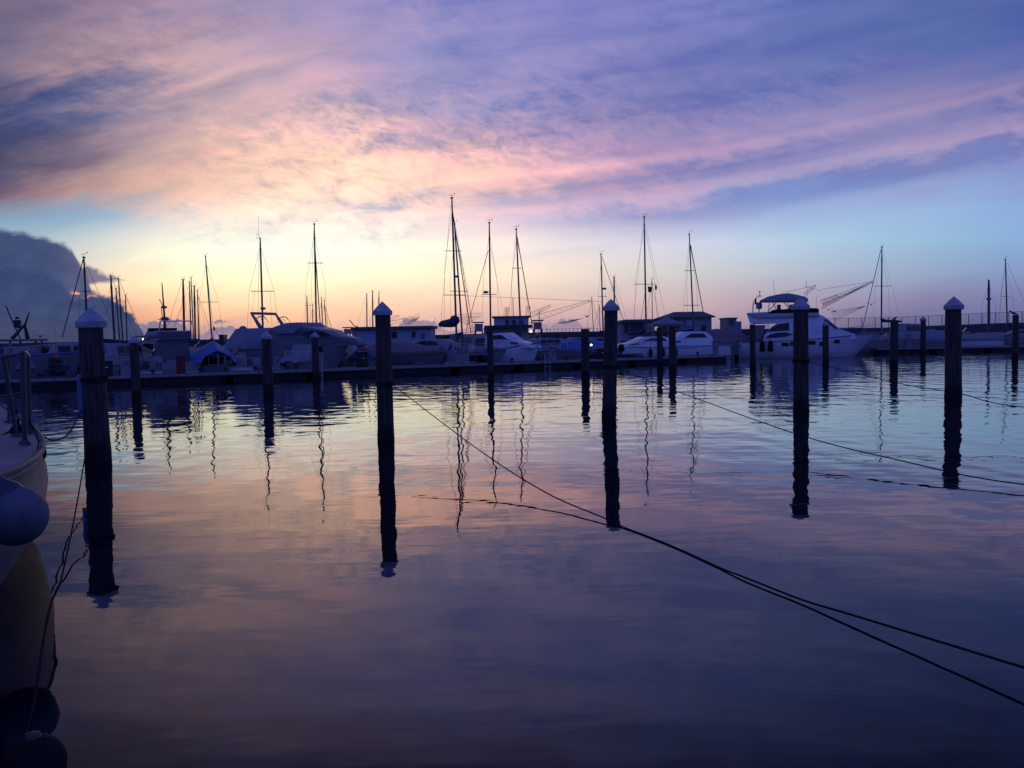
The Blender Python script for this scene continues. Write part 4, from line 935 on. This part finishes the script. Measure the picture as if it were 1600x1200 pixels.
# house on stilts
t, w, h = building('stilt_house', 'two storey house on stilts with roof aerials behind two masts', 772, 826, 496, 116, 6)
b = MB(); yb = t.px(800, 508).z; b.box((0, 3, (h + yb) / 2), (w, 6, h - yb)); up_ = b.build('upper_wall', wallb, t.o)
b = MB(); b.box((0, 3, h + .1), (w + .5, 6.6, .2)); b.build('roof', roofm, t.o)
q0, q1 = t.px(757, 509), t.px(831, 509); b = MB(); b.box(((q0.x + q1.x) / 2, 2.4, yb - .2), (q1.x - q0.x, 7.6, .38)); b.build('balcony_roof', darkm, t.o)
q0, q1 = t.px(764, 515), t.px(826, 515); b = MB(); b.box(((q0.x + q1.x) / 2, 3, (yb - .4 + qz) / 2), (q1.x - q0.x, 5.4, yb - .4 - qz)); b.build('lower_wall', wallg, t.o)
for x0, x1 in ((790, 795), (800, 806), (812, 817)): opening(up_, t, x0, x1, 500, 506, 0)
q0, q1 = t.px(757, 512), t.px(766, 520)
b = MB(); q = t.px(761, 515); b.box((q.x, 1.5, q.z - .2), (.9, 3, 1.0)); b.build('side_annex', wallg, t.o)
for xs in ((789, 791, 793, 795), (822, 825, 828)):
    for x in xs: q = t.px(x, 480 if x < 800 else 478, 3); b = MB(); b.tube([(q.x, 3, h), (q.x, 3, q.z)], .035, 4); b.build('roof_aerial', wire, t.o)
q = t.px(801.5, 465, 3); b = MB(); b.tube([(q.x, 3, h), (q.x, 3, q.z)], .05, 5); b.build('roof_aerial', darkm, t.o)
q0, q1 = t.px(829, 502), t.px(843, 497); b = MB(); b.box(((q0.x + q1.x) / 2, 1, q1.z - .6), (q1.x - q0.x, 1.4, .1)); b.tube([(q1.x, 1, q1.z - 1), (q1.x, 1, q1.z + 1.0), (q1.x + .5, 1, q1.z + 1.1)], .05, 5); b.build('outrigger_platform', darkm, t.o)
# dark green shed
t, w, h = building('dark_shed', 'dark green shuttered shed with a shallow roof beside the flag dressed yacht', 970, 1022, 499, 112, 6)
b = MB(); b.box((0, 3, (h - .35 + qz) / 2), (w, 6, h - .35 - qz)); wl = b.build('wall', wallg, t.o)
b = MB(); rf = [(-w / 2 - .3, h - .4), (-w / 2 + .5, h), (w / 2 + 3.2, h), (w / 2 + 3.4, h - .4)]; b.add([(x, y, z) for y in (-.4, 6.4) for x, z in rf], [(0, 1, 2, 3), (7, 6, 5, 4), (0, 4, 5, 1), (1, 5, 6, 2), (2, 6, 7, 3), (3, 7, 4, 0)]); b.build('roof', roofm, t.o)
for x0, x1 in ((975, 983), (984, 1006)): opening(wl, t, x0, x1, 502, 520, 0, greenp, 'shutter')
# gable roofed house
t, w, h = building('gable_roofed_house', 'wide grey house with a low hipped roof behind the sleek cruiser', 1044, 1112, 496, 112, 8)
b = MB(); b.box((0, 4, (h + qz) / 2), (w, 8, h - qz)); wl = b.build('wall', wallg, t.o)
rt_ = t.px(1075, 487, 4).z; b = MB(); xa, xe = t.px(1053, 490, 4).x, t.px(1098, 490, 4).x
b.add([(-w / 2 - .4, -.5, h - .05), (w / 2 + .4, -.5, h - .05), (w / 2 + .4, 8.5, h - .05), (-w / 2 - .4, 8.5, h - .05), (xa, 4, rt_), (xe, 4, rt_), (-w / 2 - .4, -.5, h + .08), (w / 2 + .4, -.5, h + .08), (w / 2 + .4, 8.5, h + .08), (-w / 2 - .4, 8.5, h + .08)],
      [(3, 2, 1, 0), (6, 7, 5, 4), (8, 9, 4, 5), (9, 6, 4), (7, 8, 5), (0, 1, 7, 6), (1, 2, 8, 7), (2, 3, 9, 8), (3, 0, 6, 9)]); b.build('roof', roofm, t.o)
opening(wl, t, 1071, 1082, 500, 509, 0, wallb, 'window'); opening(wl, t, 1096, 1103, 508, 526, 0, greenp, 'door'); opening(wl, t, 1052, 1062, 504, 512, 0)
# small block house
t, w, h = building('block_house', 'small square hut with an aerial on the breakwater beside the yacht stern', 1136, 1151, 498, 118, 4)
b = MB(); b.box((0, 2, h / 2), (w, 4, h)); wl = b.build('wall', wallg, t.o); b = MB(); b.box((0, 2, h + .08), (w + .3, 4.3, .16)); b.build('roof', roofm, t.o)
q0, q1 = t.px(1151.5, 502), t.px(1160, 502); b = MB(); b.box(((q0.x + q1.x) / 2, 2, q0.z / 2), (q1.x - q0.x, 3, q0.z)); b.build('annex', wallg, t.o)
opening(wl, t, 1140, 1146, 500.5, 506, 0)
# chimney like beacon on the far wall
t, w, h = building('beacon_block', 'small dark square block on the far wall beside the leaning mast', 341.5, 349, 524, 150, 2)
b = MB(); b.box((0, 1, h / 2), (w, 2, h)); b.build('block', darkm, t.o, bevel=.04); b = MB(); b.box((0, 1, h + .06), (w * 1.2, 2.3, .14)); b.build('cap', darkm, t.o)
# pyramid canvas canopy
p = P(1043, 520, 92); t = Thing('canvas_canopy', 'pale pyramid canvas canopy between the shed and the gable roofed house', 'canopy', (p.x, p.y, 0))
ap = t.l(P(1043, 494, 92)); ed = t.l(P(1066, 506, 92)); e0 = t.l(P(1016, 507, 92)); b = MB(); rings = []
for k in range(7):
    u = k / 6; r_ = (ed.x - e0.x) / 2 * (1 - u) ** 1.35 + .05; z = e0.z + (ap.z - e0.z) * u
    rings.append([((e0.x + ed.x) / 2 * (1 - u) + sx * r_, sy * r_, z) for sx, sy in ((-1, -1), (0, -1), (1, -1), (1, 0), (1, 1), (0, 1), (-1, 1), (-1, 0))])
b.loft(rings); b.build('canopy_roof', pale, t.o)
b = MB(); b.box(((e0.x + ed.x) / 2, 0, e0.z - .12), (ed.x - e0.x - .1, ed.x - e0.x - .1, .24)); b.build('valance', pale, t.o)
for sx in (-1, 1):
    for sy in (-1, 1): b = MB(); b.tube([((e0.x + ed.x) / 2 + sx * 1.5, sy * 1.5, 0), ((e0.x + ed.x) / 2 + sx * 1.5, sy * 1.5, e0.z)], .05, 6); b.build('pole', alu, t.o)
b = MB(); b.box(((e0.x + ed.x) / 2, 0, .3), (4.5, 4.5, .5)); b.build('pontoon_base', floatm, t.o)

# ------------------------------------------------------------------ lift net rigs on the breakwater
def lattice(b, a, e, w0, w1, seg=10, r=.024):
    a, e = Vector(a), Vector(e); up_v = Vector((0, 0, 1)); n = (e - a).cross(Vector((0, 1, 0))).normalized()
    l1 = []; l2 = []
    for k in range(seg + 1):
        u = k / seg; c = a.lerp(e, u); w = w0 + (w1 - w0) * u; l1.append(c + n * w / 2); l2.append(c - n * w / 2)
    b.tube(l1, r, 4); b.tube(l2, r, 4)
    for k in range(seg): b.tube([l1[k], l2[k + 1]], r * .6, 3); b.tube([l2[k], l1[k + 1]], r * .6, 3)
def net_rig(label, d, hut, booms, nets, lines):
    p = P((hut[0] + hut[1]) / 2, 520, d); t = Thing('lift_net_rig', label, 'fishing rig', (p.x, p.y, 0), 0, 'lift net fishing rigs along the breakwater')
    a, e = t.l(P(hut[0], hut[2], d)), t.l(P(hut[1], hut[2], d))
    b = MB(); b.box(((a.x + e.x) / 2, 0, (a.z + 3.0) / 2 + .2), (e.x - a.x, 3, max(.6, a.z - 3.0))); b.build('hut', wallg, t.o)
    b = MB(); b.box(((a.x + e.x) / 2, 0, a.z + .45), (e.x - a.x + .5, 3.6, .16)); b.build('hut_roof', roofm, t.o)
    for sx in (-1, 1):
        for sy in (-1, 1): b = MB(); b.tube([((a.x + e.x) / 2 + sx * (e.x - a.x) * .45, sy * 1.3, -1), ((a.x + e.x) / 2 + sx * (e.x - a.x) * .45, sy * 1.3, 3.2)], .1, 6); b.build('stilt', darkm, t.o)
    for x0, y0, x1, y1, w0, w1, dy in booms:
        b = MB(); lattice(b, t.l(P(x0, y0, d)), t.l(P(x1, y1, d + dy)), w0, w1); b.build('boom', wire, t.o)
    for i, pts in enumerate(nets):
        q = [t.l(P(x, y, d + dy)) for x, y, dy in pts]; b = MB(); k = 13
        for j in range(k + 1):
            u = j / k; b.tube([q[0].lerp(q[1], u), q[2].lerp(q[1], u) if len(q) == 3 else q[3].lerp(q[2], u)], .009, 3)
            s0 = q[0].lerp(q[2 if len(q) == 3 else 3], u); b.tube([s0, q[1] if len(q) == 3 else q[1].lerp(q[2], u)], .009, 3)
        b.build('net', wire, t.o)
    for x0, y0, x1, y1 in lines:
        b = MB(); b.tube([t.l(P(x0, y0, d)), t.l(P(x1, y1, d))], .025, 3); b.build('guy_line', wire, t.o)
net_rig('lift net rig with long lattice booms behind the flybridge yacht', 128, (1268, 1284, 506), [(1256, 461, 1275, 446, .5, .3, 2), (1282, 477, 1364, 440, 1.1, .25, 4), (1284, 472, 1310, 461, .7, .3, 8)],
        [((1304, 502, 0), (1353, 478, 5), (1298, 486, 5)), ((1286, 474, 4), (1364, 440, 4), (1285, 481, 4))], [(1256, 447, 1284, 455), (1284, 452, 1364, 440), (1220, 458, 1275, 446)])
net_rig('lift net rig with two raised booms beside the house on stilts', 126, (834, 846, 506), [(838, 497, 923, 470, .9, .3, 6), (830, 492, 861, 477, .7, .3, 3)], [((884, 506, 0), (912, 497, 5), (866, 505, 5))], [(700, 461, 940, 471)])
net_rig('faint lift net rig with level booms behind the tallest mast', 150, (742, 754, 508), [(752, 492, 708, 494, .7, .4, 3), (756, 512, 700, 522, .8, .4, 3)], [((706, 496, 0), (730, 508, 3), (752, 494, 3))], [(708, 494, 745, 505)])
net_rig('small distant lift net rig above the flat blue roof', 165, (592, 604, 512), [(600, 501, 624, 493, .8, .3, 3), (600, 507, 656, 495, .8, .3, 4)], [((640, 508, 0), (656, 496, 3), (630, 506, 3))], [(604, 503, 656, 491)])
net_rig('distant lift net rig low behind the yacht foredeck', 150, (540, 549, 516), [(546, 518, 520, 521, .7, .4, 3), (548, 523, 514, 527, .7, .4, 3)], [((522, 522, 0), (534, 527, 2), (546, 521, 2))], [(520, 520, 545, 512)])

# ------------------------------------------------------------------ lamps
def lamp(label, x, y, base, m, rr, cat='lamp'):
    q = P(x, y, base.y); t = Thing('dock_lamp', label, cat, base, 0, 'small harbour lamps')
    b = MB(); b.tube([(0, 0, 0), (0, 0, q.z - base.z)], .035, 6); b.build('lamp_post', darkm, t.o)
    b = MB(); b.ball((0, 0, q.z - base.z), rr, 10); b.build('bulb', m, t.o, True)
    b = MB(); b.lathe([(rr * 1.3, q.z - base.z + rr * .9), (rr * .4, q.z - base.z + rr * 1.5), (.01, q.z - base.z + rr * 1.6)], 10); b.build('hood', darkm, t.o)
lamp('small amber lamp glowing on the dock between two pilings', 924, 539, on_dock(924, off=.8), lampo, .075)
q = P(1162.5, 525, 100); lamp('tiny white lamp shining beside the stern of the flybridge yacht', 1162.5, 525, Vector((q.x, q.y, 0)), lampw, .10)
q = P(829.5, 517.5, 112); lamp('white lamp glowing under the corner of the house on stilts', 829.5, 517.5, Vector((q.x, q.y, qz)), lampw, .13)
q = P(224, 530, 62); lamp('pale small lamp beside the slim capped piling', 224, 530, Vector((q.x, q.y, 0)), mat('lit_faint_lamp', (.9, .9, .95), .4, 0, 1, emit=(.8, .85, 1), es=2.0), .09)

# ------------------------------------------------------------------ birds
def bird(label, x, y, d, flying=True, s=1.0, rz=0.0):
    p = P(x, y, d); t = Thing('gull', label, 'bird', p, rz, 'gulls over the harbour')
    b = MB()
    prof = [(-.30, .010), (-.18, .05), (-.02, .085), (.12, .075), (.19, .05), (.25, .055), (.30, .03), (.36, .006)]
    b.tube([(x_ * s, 0, .06 * s * (x_ > .15) + (0 if flying else x_ * .35 * s)) for x_, r_ in prof], [r_ * s for _, r_ in prof], 8); b.build('body', birdm, t.o, True)
    if flying:
        for sg in (-1, 1):
            b = MB(); rings = []
            for u, c_, zz, xx in ((0, .17, .02, .03), (.3, .16, .16, .06), (.6, .11, .22, .02), (1, .02, .10, -.10)):
                rings.append([((xx + c_ / 2) * s, sg * (.05 + .62 * u) * s, zz * s), ((xx) * s, sg * (.05 + .62 * u) * s, (zz + .018) * s), ((xx - c_ / 2) * s, sg * (.05 + .62 * u) * s, zz * s), (xx * s, sg * (.05 + .62 * u) * s, (zz - .008) * s)])
            b.loft(rings); b.build('wing', birdm, t.o, True)
    else:
        for sg in (-1, 1): b = MB(); b.tube([(0, sg * .03, 0), (.0, sg * .035, -.13 * s)], .008, 4); b.build('leg', birdm, t.o)
bird('gull flying low beyond the fishing trawler', 63, 526, 45, True, .45, R(80))
bird('gull gliding beside the slanting net behind the yacht', 1294.5, 484, 100, True, .9, R(70))
bird('gull following close below the net booms', 1303, 487, 104, True, .8, R(20))
bird('gull gliding beyond the end of the raised net boom', 1361, 476, 110, True, .9, R(50))
bird('gull flying small beside the raised boom over the breakwater', 916.5, 495, 120, True, 1.0, R(40))
bird('gull sitting on the bare piling ahead of the yacht bow', 1397, 498.6, W(1397, 572).y, False, .8, R(30))
bird('gull perched on the piling near the short thick mast', 1584, 489.3, W(1586, 558).y, False, 1.0, R(170))

# ------------------------------------------------------------------ near boat at the edge of the picture
edge = [(-8.9, 14.9), (-8.5, 14.3), (-7.6, 13.0), (-6.75, 11.75), (-5.9, 10.5), (-5.28, 9.5), (-4.93, 8.9), (-4.62, 8.3), (-4.36, 7.7), (-4.16, 7.1), (-4.05, 6.5), (-3.98, 5.8), (-3.95, 5.0), (-3.98, 4.0), (-4.1, 3.0), (-4.4, 2.0), (-5.0, 1.2)]
org = Vector((-6.2, 7.5, 0))
nb = Thing('near_motor_boat', 'pale hulled boat with bare deck and rail posts cut by the picture edge', 'boat', org)
def plan_normals(e):
    out = []
    for i in range(len(e)):
        a, c = Vector(e[max(i - 1, 0)]), Vector(e[min(i + 1, len(e) - 1)]); v = (c - a).normalized(); out.append(Vector((-v.y, v.x)))
    return out
en = plan_normals(edge)
ZS = 1.1
def offs(i, o, z): return Vector((edge[i][0] + en[i].x * o, edge[i][1] + en[i].y * o, z)) - org
prof = [(0.0, ZS), (.035, ZS - .04), (.04, ZS - .10), (.02, ZS - .14), (.05, .85), (.06, .7), (.02, .5), (-.07, .28), (-.2, .08), (-.32, -.12), (-.6, -.5)]
far_side = [Vector((e[0] - 3.2 - .0 * i, e[1] - 1.8, 0)) - org for i, e in enumerate(edge)]
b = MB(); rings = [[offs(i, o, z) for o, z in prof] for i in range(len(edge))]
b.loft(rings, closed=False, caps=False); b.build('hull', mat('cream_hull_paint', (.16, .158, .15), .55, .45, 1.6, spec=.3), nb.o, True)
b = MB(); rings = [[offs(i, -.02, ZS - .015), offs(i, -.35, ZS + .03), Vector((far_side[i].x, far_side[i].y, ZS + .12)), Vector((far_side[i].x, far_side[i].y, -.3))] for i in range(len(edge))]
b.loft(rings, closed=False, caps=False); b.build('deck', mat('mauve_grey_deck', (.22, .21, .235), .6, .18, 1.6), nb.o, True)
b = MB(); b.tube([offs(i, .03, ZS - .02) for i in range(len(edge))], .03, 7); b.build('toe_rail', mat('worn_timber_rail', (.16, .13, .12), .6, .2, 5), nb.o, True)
def deckpt(x, y): return W(x, y, ZS) - org
base = [((39, 695), (35, 552), .026), (((46, 676)), (44, 556), .024), ((27, 684), (5, 556), .022), ((14, 662), (12, 553), .02)]
for (x0, y0), (x1, y1), r_ in base:
    q = W(x0, y0, ZS); tp_ = P(x1, y1, q.y - (.1 if x1 < 10 else 0)) - org
    b = MB(); b.tube([q - org - Vector((0, 0, .02)), tp_], r_, 8); b.lathe([(.06, 0), (.06, .025), (.035, .05)], 10, q - org); b.build('rail_post', mat('dull_steel_post', (.07, .07, .075), .5, .2, 6, .5), nb.o, True)
b = MB(); pts = [P(-30, 560, 9.2) - org, P(5, 557, 9.0) - org, P(24, 554, 8.9) - org, P(38, 550, 8.8) - org, P(45, 556, 9.4) - org]; b.tube(catmull(pts), .016, 7); b.build('top_rail', alu, nb.o, True)
b = MB(); pts = [P(-30, 622, 9.2) - org, P(5, 618, 9.0) - org, P(24, 615, 8.9) - org, P(38, 611, 8.8) - org]; b.tube(catmull(pts), .008, 6); b.build('lifeline', alu, nb.o, True)
for x0, y0 in ((27, 683), (20, 651)):
    q = deckpt(x0, y0); b = MB(); b.ball(q + Vector((0, 0, .07)), .07, 10, (1, 1, 1.1)); b.tube([q + Vector((0, 0, .0)), q + Vector((0, 0, .2))], .03, 7); b.build('rigging_block', black, nb.o, True)
q = P(66, 708, 8.4) - org; b = MB(); b.ball(q, .05, 10, (.8, .8, 1.4)); b.build('fairlead', black, nb.o, True)
t_ = 'deck line lying from the rail post across the pale boat deck'
rope(t_, [W(-20, 690, ZS + .02), W(5, 680, ZS + .02), W(22, 670, ZS + .05), W(36, 663, ZS + .10), W(46, 660, ZS + .12)], .013, rope_m)
# round fender
q = P(25, 806, 6.55); f3 = Thing('ball_fender', 'large round pale fender with a dark top hanging over the boat side', 'fender', q)
rr = 47 * mpx(6.55); b = MB(); prof = []
for k in range(15):
    a = -math.pi / 2 + math.pi * k / 14 * .86; prof.append((max(rr * math.cos(a), .005), rr * math.sin(a) * 1.0))
b.lathe(prof, 24); bulb = b.build('bulb', mat('pale_vinyl_fender', (.12, .13, .16), .6, .35, 5, spec=.2), f3.o, True)
z0 = rr * .72; b = MB(); b.lathe([(rr * .72, z0 - .03), (rr * .60, z0 + .05), (rr * .34, z0 + .12), (rr * .2, z0 + .17), (.01, z0 + .18)], 18); b.build('neck', mat('dark_fender_collar', (.04, .05, .09), .5, .15, 6), f3.o, True)
b = MB(); b.tube(catmull([(0, 0, z0 + .17), (-.02, .05, z0 + .3), (-.16, .12, z0 + .42)]), .012, 6); b.build('lanyard', rope_m, f3.o, True)
bulb.rotation_euler = (0, R(0), 0); f3.o.rotation_euler = (0, R(-28), 0)
# dark buoy near the quay
q = W(55, 1226, 0); q.z = .04; t = Thing('mooring_buoy', 'small dark round buoy floating in the shadowed bottom corner', 'buoy', q)
rr = 48 * mpx(q.y); b = MB(); b.ball((0, 0, rr * .4), rr, 20); b.build('float', black, t.o, True); b = MB(); b.lathe([(rr * .3, rr * 1.3), (rr * .22, rr * 1.48), (.01, rr * 1.5)], 12); b.build('top_fitting', darkm, t.o, True)
